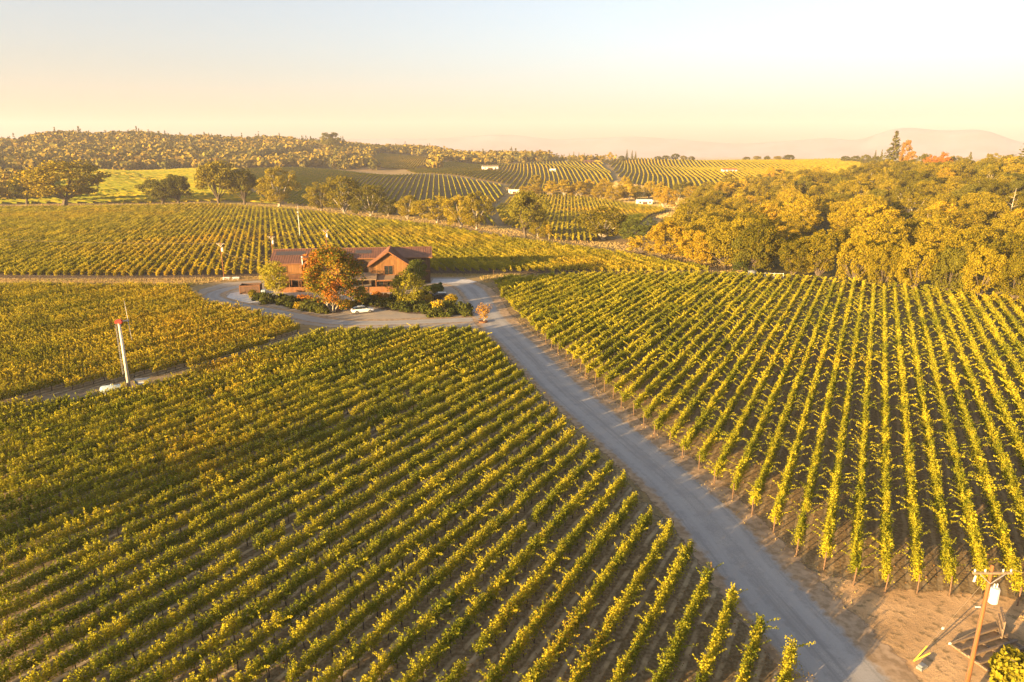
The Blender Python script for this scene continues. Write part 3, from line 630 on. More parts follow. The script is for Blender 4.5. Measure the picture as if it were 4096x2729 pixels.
T1 = [
 ('oak_tree', 148, 474, 371, 172, 'oak', 'oak', "largest spreading oak at far left beyond the vine block"),
 ('oak_tree', 62, 470, 392, 74, 'oak', 'oakdark', "dark low oak left of the largest spreading oak"),
 ('oak_tree', 372, 473, 408, 84, 'oak', 'oakdark', "dark squat oak, left one of the dark pair on the fence line"),
 ('oak_tree', 412, 473, 402, 70, 'oak', 'oakdark', "dark squat oak, right one of the dark pair on the fence line"),
 ('oak_tree', 505, 473, 374, 104, 'oak', 'oak', "tall vase-shaped oak right of the dark pair"),
 ('oak_tree', 562, 472, 391, 78, 'oak', 'oak', "shaded oak touching the tall vase-shaped oak's right side"),
 ('oak_tree', 640, 476, 387, 92, 'broad', 'oak', "round full-crowned oak above the left roof of the house"),
 ('fence_tree', 737, 486, 419, 58, 'broad', 'oak', "upright olive tree first right of the round oak"),
 ('fence_tree', 796, 493, 405, 72, 'broad', 'oak', "tallest olive tree of the line above the house's right roof"),
 ('fence_tree', 849, 497, 424, 66, 'broad', 'oak', "olive tree just right of the tallest above the house"),
 ('fence_tree', 894, 498, 458, 42, 'broad', 'oak', "small low tree between two olive trees on the fence"),
 ('fence_tree', 938, 505, 454, 54, 'broad', 'oak', "rounded mid-size tree on the descending fence line"),
 ('fence_tree', 1003, 513, 451, 80, 'broad', 'oak', "wide fan-shaped tree on the descending fence line"),
 ('fence_tree', 1056, 523, 448, 60, 'broad', 'oak', "left one of two tall trees left of the big oak"),
 ('fence_tree', 1094, 529, 449, 62, 'broad', 'oak', "right one of two tall trees left of the big oak"),
 ('oak_tree', 1207, 547, 441, 96, 'oak', 'oakdark', "big dark oak with bare trunk standing on the field corner"),
 ('fence_tree', 1236, 549, 504, 38, 'broad', 'oak', "small yellow-green tree at the big dark oak's foot"),
 ('sapling', 1260, 550, 512, 22, 'tall', 'gold', "thin orange sapling beside the big dark oak"),
 ('fence_tree', 1388, 552, 482, 104, 'broad', 'oak', "broad pale tree right of the middle vine field"),
 ('fence_tree', 1452, 556, 496, 70, 'forest', 'green', "green tree just right of the broad pale tree"),
 ('creek_tree', 1222, 450, 425, 62, 'broad', 'gold', "leftmost golden creek tree above the big oak"),
 ('creek_tree', 1265, 453, 424, 44, 'tall', 'gold', "golden creek tree second from the left"),
 ('creek_tree', 1299, 457, 411, 52, 'tall', 'gold', "tall golden creek poplar, left of the close pair"),
 ('creek_tree', 1330, 457, 415, 46, 'tall', 'gold', "tall golden creek poplar, right of the close pair"),
 ('creek_tree', 1373, 460, 427, 36, 'broad', 'gold', "small round golden tree right of the poplar pair"),
 ('creek_tree', 1412, 466, 424, 54, 'broad', 'gold', "leaning golden tree behind the middle vine field"),
 ('creek_tree', 1440, 465, 421, 46, 'tall', 'gold', "upright golden tree left of the white shed"),
 ('creek_tree', 1463, 452, 423, 28, 'tall', 'gold', "slim golden tree behind the white shed"),
 ('creek_tree', 1528, 478, 427, 58, 'broad', 'gold', "golden tree just right of the white shed"),
 ('creek_tree', 1590, 462, 424, 52, 'broad', 'gold', "first orange-gold tree along the pond bank"),
 ('creek_tree', 1668, 462, 416, 50, 'tall', 'gold', "pale peach tree standing on the pond lawn"),
 ('creek_tree', 1700, 464, 428, 44, 'tall', 'gold', "white-stemmed golden tree on the pond lawn"),
 ('creek_tree', 1790, 458, 428, 56, 'broad', 'gold', "orange-gold tree at the foot of the right-hand field"),
 ('creek_tree', 1880, 462, 424, 64, 'broad', 'oak', "olive-gold tree where the right field meets the wood"),
 ('wood_edge_tree', 1530, 602, 502, 96, 'forest', 'gold', "feathery golden willow mass at the vine block's corner"),
 ('wood_edge_tree', 1600, 612, 522, 84, 'forest', 'gold', "golden bushy tree just right of the feathery willow mass"),
 ('wood_edge_tree', 1470, 585, 535, 66, 'bush', 'gold', "low golden scrub beside the vine block's tapering tip"),
 ('wood_edge_tree', 1665, 618, 500, 112, 'forest', 'oak', "left half of the large dome-shaped tree at the wood's corner"),
 ('wood_edge_tree', 1738, 628, 494, 110, 'forest', 'oak', "right half of the large dome-shaped tree at the wood's corner"),
 ('round_shrub', 1698, 632, 597, 42, 'bush', 'green', "round dark green shrub at the vine block's far corner"),
 ('wood_edge_tree', 1820, 642, 545, 84, 'forest', 'oak', "left lobe tree of the second dome on the wood's edge"),
 ('wood_edge_tree', 1880, 646, 522, 98, 'forest', 'oak', "right lobe tree of the second dome on the wood's edge"),
 ('wood_edge_tree', 1962, 656, 530, 92, 'forest', 'oak', "tree on the wood's edge right of the second dome"),
 ('wood_edge_tree', 2030, 662, 545, 84, 'forest', 'oak', "wood edge tree, third from right with pale trunk"),
 ('wood_edge_tree', 2100, 671, 548, 92, 'forest', 'oak', "wood edge tree above the straight vine rows"),
 ('wood_edge_tree', 2175, 680, 556, 94, 'forest', 'oakdark', "darker wood edge tree near the right end"),
 ('wood_edge_tree', 2250, 688, 560, 96, 'forest', 'oak', "second-last wood edge tree before the frame's right side"),
 ('wood_edge_tree', 2330, 697, 570, 96, 'forest', 'oak', "last wood edge tree cut by the frame's right side"),
 ('conifer', 2047, 400, 308, 62, 'conifer', 'conifer', "tallest dark conifer rising above the wood"),
 ('conifer', 2224, 392, 352, 24, 'conifer', 'conifer', "pointed conifer left of the pair on the wood's skyline"),
 ('conifer', 2264, 392, 355, 24, 'conifer', 'conifer', "pointed conifer, second of the skyline pair in the wood"),
 ('conifer', 2346, 420, 333, 84, 'conifer', 'conifer', "large conifer cut by the frame's right edge"),
 ('conifer', 2008, 384, 348, 14, 'conifer', 'conifer', "small skyline conifer left of the tallest"),
 ('conifer', 2022, 384, 346, 14, 'conifer', 'conifer', "small skyline conifer next to the tallest"),
 ('skyline_tree', 2074, 400, 315, 30, 'tall', 'rust', "slender orange-brown tree beside the tallest conifer"),
 ('skyline_tree', 2090, 400, 342, 24, 'tall', 'rust', "shorter orange-brown tree beside the tallest conifer"),
 ('skyline_tree', 2165, 402, 352, 40, 'broad', 'orange', "bright orange tree crown on the wood's skyline"),
 ('skyline_tree', 2137, 402, 358, 32, 'broad', 'orange', "smaller orange crown left of the bright orange tree"),
 ('skyline_tree', 2118, 402, 350, 34, 'broad', 'oakdark', "dark rounded crown on the wood's skyline"),
]
for k, a in enumerate(T1): survey_tree(a[0], *a[1:7], a[7], k=k, group=FENCE_G if a[0] == 'fence_tree' else None)
# second line of golden creek trees
rr = random.Random(5)
for k in range(22):
    f = k / 21; x = 18 + f * 190 + rr.uniform(-3, 3); y = 538 - 40 * math.sin(f * 3.1) + 20 * f + rr.uniform(-7, 7); z = zf(x, y)
    place_tree('creek_tree', f"golden tree in the back line along the creek, {ordinal(k+1)} from the left", (x, y, z), rr.uniform(9, 17), rr.uniform(9, 14), rr.choice(['broad', 'forest', 'tall']), rr.choice(['gold', 'gold', 'oak']), "golden trees along the creek", k)
# wooded slope on the right
WOOD = [(70, 192), (96, 182), (128, 166), (190, 215), (270, 330), (345, 430), (420, 540), (330, 555), (235, 545), (160, 520), (118, 440), (92, 350), (60, 268), (52, 232)]
rr = random.Random(21); pts = []; tries = 0
while len(pts) < 265 and tries < 60000:
    tries += 1; x, y = rr.uniform(50, 420), rr.uniform(165, 560)
    if inpoly(np.array([x]), np.array([y]), WOOD)[0] and all((x-p[0])**2 + (y-p[1])**2 > 118 for p in pts): pts.append((x, y))
WN = {'oak': 'olive-gold', 'oakdark': 'dark green', 'gold': 'golden', 'orange': 'rusty orange'}
ranks = {}
for x, y in pts: ranks.setdefault(int((math.hypot(x, y) - 190) // 42), []).append((x, y))
RN = ['first', 'second', 'third', 'fourth', 'fifth', 'sixth', 'seventh', 'eighth', 'ninth', 'tenth', 'eleventh', 'twelfth', 'thirteenth', 'fourteenth']; k = 0
for rk in sorted(ranks):
    for n, (x, y) in enumerate(sorted(ranks[rk], key=lambda p: math.atan2(p[0], p[1]))):
        z = zf(x, y); q = rr.random(); mat = 'oak' if q < .80 else 'oakdark' if q < .90 else 'gold' if q < .995 else 'orange'; h = rr.uniform(10, 15.5); k += 1
        place_tree('wood_tree', f"{WN[mat]} tree in the right-hand wood, {RN[max(0, min(rk, 13))]} rank from the vines, {ordinal(n+1)} from left", (x, y, z), h, rr.uniform(12, 18), 'forest' if rr.random() < .75 else 'broad', mat, "trees of the right-hand wood", k)
# trees on the far skyline of the vineyard ridge
SKYX = sorted([1512, 1530, 1552, 1570, 1590, 1715, 1740, 1762, 1786, 1812, 1440, 1452, 1460, 1402, 1380, 1428, 1330, 1318, 1342, 1308, 1942, 1965, 1988, 2010])
for k, (xd, yb, yt, wd_, key, mat) in enumerate([(1512, 368, 358, 18, 'forest', 'oakdark'), (1530, 368, 356, 20, 'forest', 'oakdark'), (1552, 368, 352, 22, 'forest', 'oakdark'), (1570, 368, 356, 18, 'forest', 'oak'), (1590, 368, 357, 18, 'forest', 'oak'),
    (1715, 369, 359, 18, 'forest', 'oak'), (1740, 369, 358, 20, 'forest', 'oak'), (1762, 369, 358, 18, 'forest', 'oakdark'), (1786, 369, 358, 20, 'forest', 'oak'), (1812, 369, 354, 28, 'forest', 'oakdark'), (1440, 370, 345, 10, 'conifer', 'conifer'), (1452, 370, 347, 10, 'conifer', 'conifer'), (1460, 370, 349, 9, 'conifer', 'conifer'),
    (1402, 372, 349, 18, 'tall', 'gold'), (1380, 374, 357, 12, 'tall', 'gold'), (1428, 372, 356, 16, 'forest', 'oakdark'), (1330, 376, 352, 10, 'conifer', 'conifer'), (1318, 376, 350, 9, 'conifer', 'conifer'), (1342, 376, 353, 9, 'conifer', 'conifer'), (1308, 376, 354, 9, 'conifer', 'conifer'), (1942, 372, 357, 22, 'forest', 'oakdark'), (1965, 374, 356, 24, 'forest', 'oakdark'), (1988, 378, 354, 26, 'forest', 'oakdark'), (2010, 382, 356, 26, 'forest', 'oakdark')]):
    survey_tree('skyline_tree', xd, yb, yt, wd_, key, mat, f"{'tiny conifer' if key == 'conifer' else 'small golden tree' if mat == 'gold' else 'small rounded tree'} on the far vineyard skyline, {ordinal(SKYX.index(xd) + 1)} from the left", "small trees on the far skyline", k=k)
# big eucalyptus clump on the left hill
for k, (xd, yb, yt, wd_) in enumerate([(752, 352, 301, 34), (772, 352, 303, 32), (762, 354, 318, 40)]): survey_tree('eucalyptus', xd, yb, yt, wd_, 'tall' if k < 2 else 'forest', 'oakdark', ["left of the two tall tree crowns above the left hill", "right of the two tall tree crowns above the left hill", "lower crown under the two tall hill trees"][k], k=k)
survey_tree('conifer', 790, 352, 315, 12, 'conifer', 'conifer', "conifer right of the tall tree crowns on the hill")

# big trees left of the view whose long evening shadows cross the vines
for k, (x, y, h, wd) in enumerate([(-96, 14, 21, 8), (-330, 210, 24, 26), (-345, 240, 22, 24), (-60, -18, 15, 8), (-40, -22, 13, 7)]):
    place_tree('oak_tree', ["tall oak beyond the left edge whose shadow crosses the near rows", "oak beyond the far left edge shading the block behind the house", "second oak beyond the far left edge", "oak behind the viewpoint, left one", "oak behind the viewpoint, right one"][k], (x, y, 0), h, wd, 'forest', 'oak', None, k)
# ------------------------------------------------------------------ far woods (one mass each)
def fan(x0, x1, r0, r1, n=12):  # sector of ground
    A = np.linspace(az_of(x0), az_of(x1), n); return [(r1 * math.sin(a), r1 * math.cos(a)) for a in A] + [(r0 * math.sin(a), r0 * math.cos(a)) for a in A[::-1]]
def woods(name, label, region, count, seed, hmin=8, hmax=15, conif=.12, nq=44, avoid=()):
    rng = np.random.default_rng(seed); P = []; xs = [p[0] for p in region]; ys = [p[1] for p in region]
    while len(P) < count:
        x = rng.uniform(min(xs), max(xs), 4000); y = rng.uniform(min(ys), max(ys), 4000); k = inpoly(x, y, region)
        for A in avoid: k &= ~inpoly(x, y, A)
        P += list(zip(x[k], y[k]))
    P = np.array(P[:count]); Z = zt(P[:, 0], P[:, 1]); V = []; colr = []
    pal = np.array([(.09, .085, .02), (.16, .125, .02), (.23, .17, .02), (.30, .205, .022), (.12, .11, .02), (.25, .15, .022)])
    clus = np.sin(P[:, 0] * .013 + 1) * np.sin(P[:, 1] * .017) + rng.normal(0, .5, count)
    for i in range(count):
        hh = rng.uniform(hmin, hmax); base = np.array([P[i, 0], P[i, 1], Z[i]]); n = int(nq * rng.uniform(.8, 1.2))
        d = rng.normal(size=(n, 3)); d /= np.linalg.norm(d, axis=1, keepdims=True)
        if rng.random() < conif:
            hh *= 1.35; t = rng.random(n) ** .8; a = rng.uniform(0, 6.28, n); r = (1 - t) * hh * .17 + .2; C = np.stack([np.cos(a) * r, np.sin(a) * r, t * hh], 1); nn = np.stack([np.cos(a), np.sin(a), np.full(n, .5)], 1); c = np.array((.08, .075, .02)); sz = hh * .085
        else:
            wr = hh * rng.uniform(.46, .72); q = rng.uniform(.6, 1, (n, 1)); C = d * q * np.array([wr, wr, hh * .48]) + np.array([0, 0, hh * .5]); C += np.sin(C * 1.9 + i) * .5; nn = d + rng.normal(size=(n, 3)) * .35
            c = pal[int(np.clip((clus[i] + 1.4) / 2.8 * 6, 0, 5))] * .6 + pal[rng.integers(6)] * .4; sz = wr * .42
        V.append(quads(C + base, nn, sz * rng.uniform(.7, 1.3, n), rng)); colr.append(np.repeat((c * rng.uniform(.85, 1.15))[None] * rng.uniform(.85, 1.15, (n, 1)), 4, 0))
    V = np.concatenate(V); me = np_mesh(name, V, 4, [M['hill']]); cc = np.concatenate(colr); ca = me.color_attributes.new("tint", 'FLOAT_COLOR', 'POINT'); ca.data.foreach_set("color", np.concatenate([cc, np.ones((len(cc), 1))], 1).reshape(-1).astype(np.float32))
    return tag(mobj(name, me), label, 'woodland', kind='stuff')
woods('hillside_woods', "hazy mixed woodland covering the hill at far left", fan(-120, 790, 960, 1440, 20), 5600, 1, 7, 17, conif=.05, nq=40, avoid=BARE)
woods('hillside_woods', "dark oak woodland on the slope left of the golden vineyard hill", fan(760, 1010, 900, 1430), 1150, 2, conif=.03, avoid=BARE + [FIELD_GOLD, fan(866, 985, 880, 960)])
woods('ridge_woods', "olive-brown oak belt on the ridge above the centre fields", fan(1000, 1262, 1010, 1280), 420, 3, 9, 16, conif=.02)
woods('ridge_woods', "thin tree belt on the ridge at the picture's middle", fan(1262, 1420, 1060, 1200), 90, 4, 6, 10, conif=.06)
woods('hedge_woods', "dark tree belt at the foot of the far-left hill", fan(-120, 700, 915, 975), 420, 5, 9, 14, conif=.06)
woods('hedge_woods', "dark scrub at the left edge below the hill", fan(-120, 45, 560, 760), 70, 6, 8, 13, conif=0)
# ------------------------------------------------------------------ far vine fields
def far_field(name, label, poly, azd, spacing, seed, hgt=1.8, step=4.0, bend=0.0, mat='vine_f', wid=.8):
    rng = np.random.default_rng(seed); az = R(azd); d = np.array((math.sin(az), math.cos(az))); e = np.array((math.cos(az), -math.sin(az))); offs = [p[0]*e[0]+p[1]*e[1] for p in poly]; V = []
    for off in np.arange(min(offs), max(offs), spacing):
        o = e * off
        for t0, t1 in clip_row(poly, o, d):
            if t1 - t0 < 12: continue
            ts = np.arange(t0, t1, step); p = o + d * ts[:, None] + e * (bend * np.sin((ts - t0) * .012 + off * .01))[:, None]; z = zt(p[:, 0], p[:, 1]); n = len(ts)
            top = np.column_stack([p + e * rng.normal(0, .15, (n, 1)), z + hgt * rng.uniform(.8, 1.15, n)]); wl = wid * rng.uniform(.6, 1.4, (n, 1)); l = np.column_stack([p - e * wl, z + .45]); r = np.column_stack([p + e * wl, z + .45])
            tl = top * .5 + l * .5 - np.column_stack([e * np.ones((n, 1)) * .16, np.zeros(n) - .2]); tr = top * .5 + r * .5 + np.column_stack([e * np.ones((n, 1)) * .16, np.zeros(n) + .2])
            for A, B in ((l, tl), (tl, top), (top, tr), (tr, r)): V.append(np.stack([A[:-1], A[1:], B[1:], B[:-1]], 1))
    return tag(mobj(name, np_mesh(name, np.concatenate(V), 4, [M[mat]])), label, 'vineyard', kind='stuff')
far_field('far_vineyard', "striped vineyard rising to the skyline in the picture's centre", FIELD_CENTRE, 2.5, 4.3, 1, bend=3)
far_field('far_vineyard', "broad golden vineyard below the mountains on the right", FIELD_RIGHT, 10, 4.3, 2, bend=3, wid=1.1)
FL1 = [(-420, 540), (-345, 432), (-300, 440), (-238, 447), (-190, 464), (-150, 446), (-215, 560), (-285, 690), (-330, 860), (-420, 880), (-640, 900), (-560, 700)]
FL2 = [(-143, 444), (-120, 424), (-70, 376), (-26, 334), (-8, 318), (-8, 340), (-15, 430), (-6, 520), (-10, 590), (-60, 690), (-110, 770), (-190, 830), (-322, 858), (-276, 690), (-207, 560)]
far_field('far_vineyard', "green-gold vineyard slope below the wooded hill at far left", FL1, -62, 5.2, 3, mat='vine_h', wid=.5)
far_field('far_vineyard', "darker green vineyard slope beyond the line of fence trees", FL2, -6, 4.2, 5, mat='vine_g', wid=.5)
far_field('far_vineyard', "orange vineyard patch on the knoll amid the woods", FIELD_GOLD, -3, 3.6, 4, mat='gold', wid=1.7)
#@@BUILT
# ------------------------------------------------------------------ winery house
HZ = R(7.0)
house = thing('winery_house', "long brown wooden winery house with rusty metal roofs", 'house', (-21.6 - 40 * math.cos(HZ), 179 - 40 * math.sin(HZ), 0), HZ)
def roof_plane(b, x0, x1, ye, ze, yr, zr, th=.12, rib=.62):
    """pitched sheet between eave (ye,ze) and ridge (yr,zr), ribs running up the slope"""
    b.add([(x0, ye, ze), (x1, ye, ze), (x1, yr, zr), (x0, yr, zr), (x0, ye, ze-th), (x1, ye, ze-th), (x1, yr, zr-th), (x0, yr, zr-th)], [(0,1,2,3),(7,6,5,4),(0,4,5,1),(1,5,6,2),(2,6,7,3),(3,7,4,0)])
    x = x0 + rib / 2
    while x < x1: b.beam((x, ye, ze + .03), (x, yr, zr + .03), .07, .08); x += rib
def gable_plane(b, ya, yb, xe, ze, xr, zr, th=.12, rib=.62):
    b.add([(xe, ya, ze), (xe, yb, ze), (xr, yb, zr), (xr, ya, zr), (xe, ya, ze-th), (xe, yb, ze-th), (xr, yb, zr-th), (xr, ya, zr-th)], [(0,1,2,3),(7,6,5,4),(0,4,5,1),(1,5,6,2),(2,6,7,3),(3,7,4,0)])
    y = ya + rib / 2
    while y < yb: b.beam((xe, y, ze + .03), (xr, y, zr + .03), .07, .08); y += rib
def window(parent, x0, x1, z0, z1, y, face='y', name='window'):
    """opening with frame proud of the wall, pane, mullion and sill; face y looks along -y, face x along -x"""
    g = MB(); f = MB(); t = .14
    if face == 'y':
        g.box(x0, x1, y - .03, y + .02, z0, z1); f.box(x0-t, x0, y-.10, y+.02, z0-t, z1+t); f.box(x1, x1+t, y-.10, y+.02, z0-t, z1+t); f.box(x0, x1, y-.10, y+.02, z1, z1+t); f.box(x0, x1, y-.10, y+.02, z0-t, z0); f.box((x0+x1)/2-.03, (x0+x1)/2+.03, y-.07, y-.035, z0, z1)
        s_ = MB().box(x0-.2, x1+.2, y-.16, y+.02, z0-t-.06, z0-t-.003)
    else:
        g.box(y - .03, y + .02, x0, x1, z0, z1); f.box(y-.10, y+.02, x0-t, x0, z0-t, z1+t); f.box(y-.10, y+.02, x1, x1+t, z0-t, z1+t); f.box(y-.10, y+.02, x0, x1, z1, z1+t); f.box(y-.10, y+.02, x0, x1, z0-t, z0); f.box(y-.07, y-.035, (x0+x1)/2-.03, (x0+x1)/2+.03, z0, z1)
        s_ = MB().box(y-.16, y+.02, x0-.2, x1+.2, z0-t-.06, z0-t-.003)
    p = g.part(name, M['glass'], parent); f.part('frame', M['trim'], p); s_.part('sill', M['trim'], p)
def battens(parent, x0, x1, z0, ztop, y, step=.6, mat='cedar'):
    """vertical siding boards laid on a wall, each its own board"""
    b = MB(); x = x0 + .02
    while x < x1 - .05:
        wd = min(step - .03, x1 - x - .02); zt_ = min(ztop(x), ztop(x + wd)); b = MB(); b.box(x, x + wd, y - .045, y, z0, zt_); b.part('siding_board', M[mat], parent); x += step
# main long body
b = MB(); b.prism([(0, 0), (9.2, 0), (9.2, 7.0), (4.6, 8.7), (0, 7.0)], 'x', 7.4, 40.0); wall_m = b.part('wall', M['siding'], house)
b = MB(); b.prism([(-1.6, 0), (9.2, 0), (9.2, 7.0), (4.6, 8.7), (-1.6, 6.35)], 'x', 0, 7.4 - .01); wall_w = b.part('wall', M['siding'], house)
roof = MB(); roof_plane(roof, 7.5, 40.6, -.7, 6.98, 4.6, 8.95); roof_plane(roof, -.6, 40.6, 9.9, 6.98, 4.61, 8.95); roof_plane(roof, -.6, 7.49, -2.4, 6.2, 4.6, 8.95)
roof_o = roof.part('roof', M['roof'], house); b = MB(); b.beam((-.6, 4.6, 8.99), (40.6, 4.6, 8.99), .35, .12); b.part('ridge_cap', M['roof'], roof_o)
b = MB(); b.box(-.6, 7.45, -2.46, -2.405, 5.95, 6.2); b.part('fascia', M['trim'], roof_o); b = MB(); b.box(7.5, 40.6, -.76, -.705, 6.74, 6.98); b.part('fascia', M['trim'], roof_o)
for k in range(7):
    sl_ = (8.95 - 6.2) / 7.0; y0 = 1.6; z0 = 6.2 + (y0 + 2.4) * sl_ + .10; bb = MB(); x0 = .5 + k * 1.05; bb.add([(x0, y0, z0), (x0+1.0, y0, z0), (x0+1.0, y0+1.7, z0+1.7*sl_), (x0, y0+1.7, z0+1.7*sl_), (x0, y0, z0-.05), (x0+1.0, y0, z0-.05), (x0+1.0, y0+1.7, z0+1.7*sl_-.05), (x0, y0+1.7, z0+1.7*sl_-.05)], [(0,1,2,3),(7,6,5,4),(0,4,5,1),(1,5,6,2),(2,6,7,3),(3,7,4,0)]); bb.part('solar_panel', M['panel'], roof_o)
sl2 = (8.95 - 6.98) / 5.3
for k in range(4):
    y0 = 1.6; z0 = 6.98 + (y0 + .7) * sl2 + .10; bb = MB(); x0 = 20.6 + k * 1.05; bb.add([(x0, y0, z0), (x0+1.0, y0, z0), (x0+1.0, y0+1.7, z0+1.7*sl2), (x0, y0+1.7, z0+1.7*sl2), (x0, y0, z0-.05), (x0+1.0, y0, z0-.05), (x0+1.0, y0+1.7, z0+1.7*sl2-.05), (x0, y0+1.7, z0+1.7*sl2-.05)], [(0,1,2,3),(7,6,5,4),(0,4,5,1),(1,5,6,2),(2,6,7,3),(3,7,4,0)]); bb.part('solar_panel', M['panel'], roof_o)
# two cross gables
for gi, (gc, gw, gy, gz) in enumerate([(29.6, 9.4, -5.2, 9.35), (12.6, 9.0, -4.4, 9.2)]):
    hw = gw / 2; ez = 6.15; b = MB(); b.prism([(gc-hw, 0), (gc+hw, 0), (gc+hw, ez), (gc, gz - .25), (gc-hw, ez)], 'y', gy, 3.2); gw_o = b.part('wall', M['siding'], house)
    r = MB(); sl_ = (gz - ez) / hw; gable_plane(r, gy - .9, 5.2, gc - hw - .75, ez - .75 * sl_ + .08, gc, gz + .08); gable_plane(r, gy - .9, 5.2, gc + hw + .75, ez - .75 * sl_ + .08, gc + .001, gz + .08); g_ro = r.part('roof', M['roof'], house)
    for sgn in (-1, 1):
        b = MB(); b.beam((gc + sgn * (hw + .75), gy - .93, ez - .75 * sl_ - .08), (gc + sgn * .03, gy - .93, gz - .08), .06, .28); b.part('barge_board', M['trim'], g_ro)
    battens(gw_o, gc - hw, gc + hw, 3.45, lambda x: min(ez + (gz - .25 - ez) * (1 - abs(x - gc) / hw) - .05, 20), gy)  # lit-toned boards above, shade-toned wall below: painted shadow line
    window(gw_o, gc - 1.2, gc + .9, 3.3, 5.6, gy - .05)
    b = MB(); b.box(gc - hw, gc + hw, gy - .12, gy - .002, 3.2, 3.42); b.part('band_board', M['trim'], gw_o)
    for xa in (gc - hw + .15, gc + hw - .37): MB().box(xa, xa + .22, gy - .10, gy - .05, 3.45, 6.0).part('corner_board', M['trim'], gw_o)
    window(gw_o, gc - 3.6, gc - 1.6, .5, 2.7, gy); window(gw_o, gc + .8, gc + 3.4, .5, 2.7, gy)
battens(wall_w, 0, 7.4, 3.3, lambda x: 6.0, -1.6); battens(wall_m, 34.6, 40, .2, lambda x: 6.85, 0, mat='siding')  # left wing boards in the sunlit tone, right wing in the shaded one
window(wall_m, 36, 37.4, 4.0, 5.4, -.045); window(wall_w, 2.0, 3.6, 4.0, 5.4, -1.645)
b = MB(); b.box(34.4, 39.9, -.6, -.05, 3.25, 3.45); b.part('awning', M['trim'], wall_m)
b = MB(); b.tube([(7.9, -3.2, 5.6), (7.9, -3.2, 7.9)], .12, 10); b.tube([(7.9, -3.2, 7.9), (7.9, -3.2, 8.1)], .18, 10); b.part('flue_pipe', M['white'], house, smooth=False)
# left deck with stairs
deck = MB(); deck.box(2.6, 9.6, -7.6, -1.62, 2.95, 3.1); deck_o = deck.part('deck', M['trim'], house)
for x in (2.7, 5.0, 7.3, 9.45):
    for y in (-7.5, -4.6): b = MB(); b.box(x, x + .16, y, y + .16, 0, 4.1 if y < -7 else 2.94); b.part('post', M['trim'], deck_o)
for z in (3.4, 3.75, 4.1): b = MB(); b.box(2.6, 9.6, -7.62, -7.52, z - .05, z + .04); b.part('rail', M['trim'], deck_o); b = MB(); b.box(2.6, 2.7, -7.5, -1.7, z - .05, z + .04); b.part('rail', M['trim'], deck_o)
for k in range(22): b = MB(); b.box(2.78 + k * .315, 2.83 + k * .315, -7.59, -7.53, 3.1, 4.05); b.part('baluster', M['trim'], deck_o)
for k in range(12): b = MB(); b.box(9.7 , 10.9, -7.6 + k * .28, -7.3 + k * .28, .25 * k, .25 * k + .06); b.part('stair_tread', M['trim'], deck_o)
b = MB(); b.beam((9.66, -7.6, .1), (9.66, -4.3, 3.05), .06, .3); b.beam((10.94, -7.6, .1), (10.94, -4.3, 3.05), .06, .3); b.part('stair_stringer', M['trim'], deck_o)
b = MB(); b.box(2.2, 10.6, -8.6, -8.45, 0, 1.3); b.part('screen_wall', M['trim'], house)
# right porch: pale low roof, posts, orange low wall
po = MB(); po.add([(19.4, -10.2, 3.1), (26.6, -10.2, 3.1), (26.6, -4.46, 3.9), (19.4, -4.46, 3.9), (19.4, -10.2, 2.95), (26.6, -10.2, 2.95), (26.6, -4.46, 3.75), (19.4, -4.46, 3.75)], [(0,1,2,3),(7,6,5,4),(0,4,5,1),(1,5,6,2),(2,6,7,3),(3,7,4,0)]); po_o = po.part('porch_roof', M['paleroof'], house)
po = MB(); po.add([(26.7, -9.4, 2.75), (31.0, -9.4, 2.75), (31.0, -5.46, 3.25), (26.7, -5.46, 3.25), (26.7, -9.4, 2.6), (31.0, -9.4, 2.6), (31.0, -5.46, 3.1), (26.7, -5.46, 3.1)], [(0,1,2,3),(7,6,5,4),(0,4,5,1),(1,5,6,2),(2,6,7,3),(3,7,4,0)]); p2 = po.part('porch_roof', M['paleroof'], house)
b = MB(); b.box(26.7, 31.0, -9.48, -9.42, 2.45, 2.76); b.part('fascia', M['trim'], p2)
for x in (19.6, 23.0, 26.3, 30.7): b = MB(); b.box(x, x + .2, -9.3, -9.1, 0, 2.7 if x > 26.5 else 3.0); b.part('post', M['trim'], po_o)
for x0, x1 in ((19.4, 24.6), (24.8, 31.2)): b = MB(); b.box(x0, x1, -11.4, -11.15, 0, 1.45); b.part('garden_wall', M['trim'], house)
b = MB(); b.box(30.9, 31.1, -11.1, -9.2, 0, 1.45); b.part('garden_wall', M['trim'], house)
# bin enclosure on the left pad
def enclosure(name, label, loc, rz, sx, sy, h):
    t = thing(name, label, 'bin enclosure', loc, rz); n = int(sx / .3)
    for y, nm in ((-sy/2, 'front'), (sy/2, 'back')):
        for k in range(n): b = MB(); b.box(-sx/2 + k*sx/n + .01, -sx/2 + (k+1)*sx/n - .01, y - .04, y + .04, .05, h); b.part('plank', M['darkwood'], t)
    for x in (-sx/2, sx/2):
        b = MB(); b.box(x - .04, x + .04, -sy/2 + .05, sy/2 - .05, .05, h); b.part('side_panel', M['darkwood'], t)
    for x in (-sx/2, sx/2):
        for y in (-sy/2, sy/2): b = MB(); b.box(x-.09, x+.09, y-.09, y+.09, 0, h+.08); b.part('corner_post', M['trim'], t)
    b = MB(); b.box(-sx/2, sx/2, -sy/2-.07, -sy/2-.045, h-.2, h); b.part('top_rail', M['trim'], t)
enclosure('bin_enclosure', "dark wooden plank enclosure on the concrete pad left of the house", (-64.5, 166.0, 0), R(10), 4.6, 3.2, 2.1)
enclosure('bin_enclosure', "longer wooden screen behind the plank enclosure", (-59.6, 171.6, 0), R(4), 5.4, 2.4, 1.9)
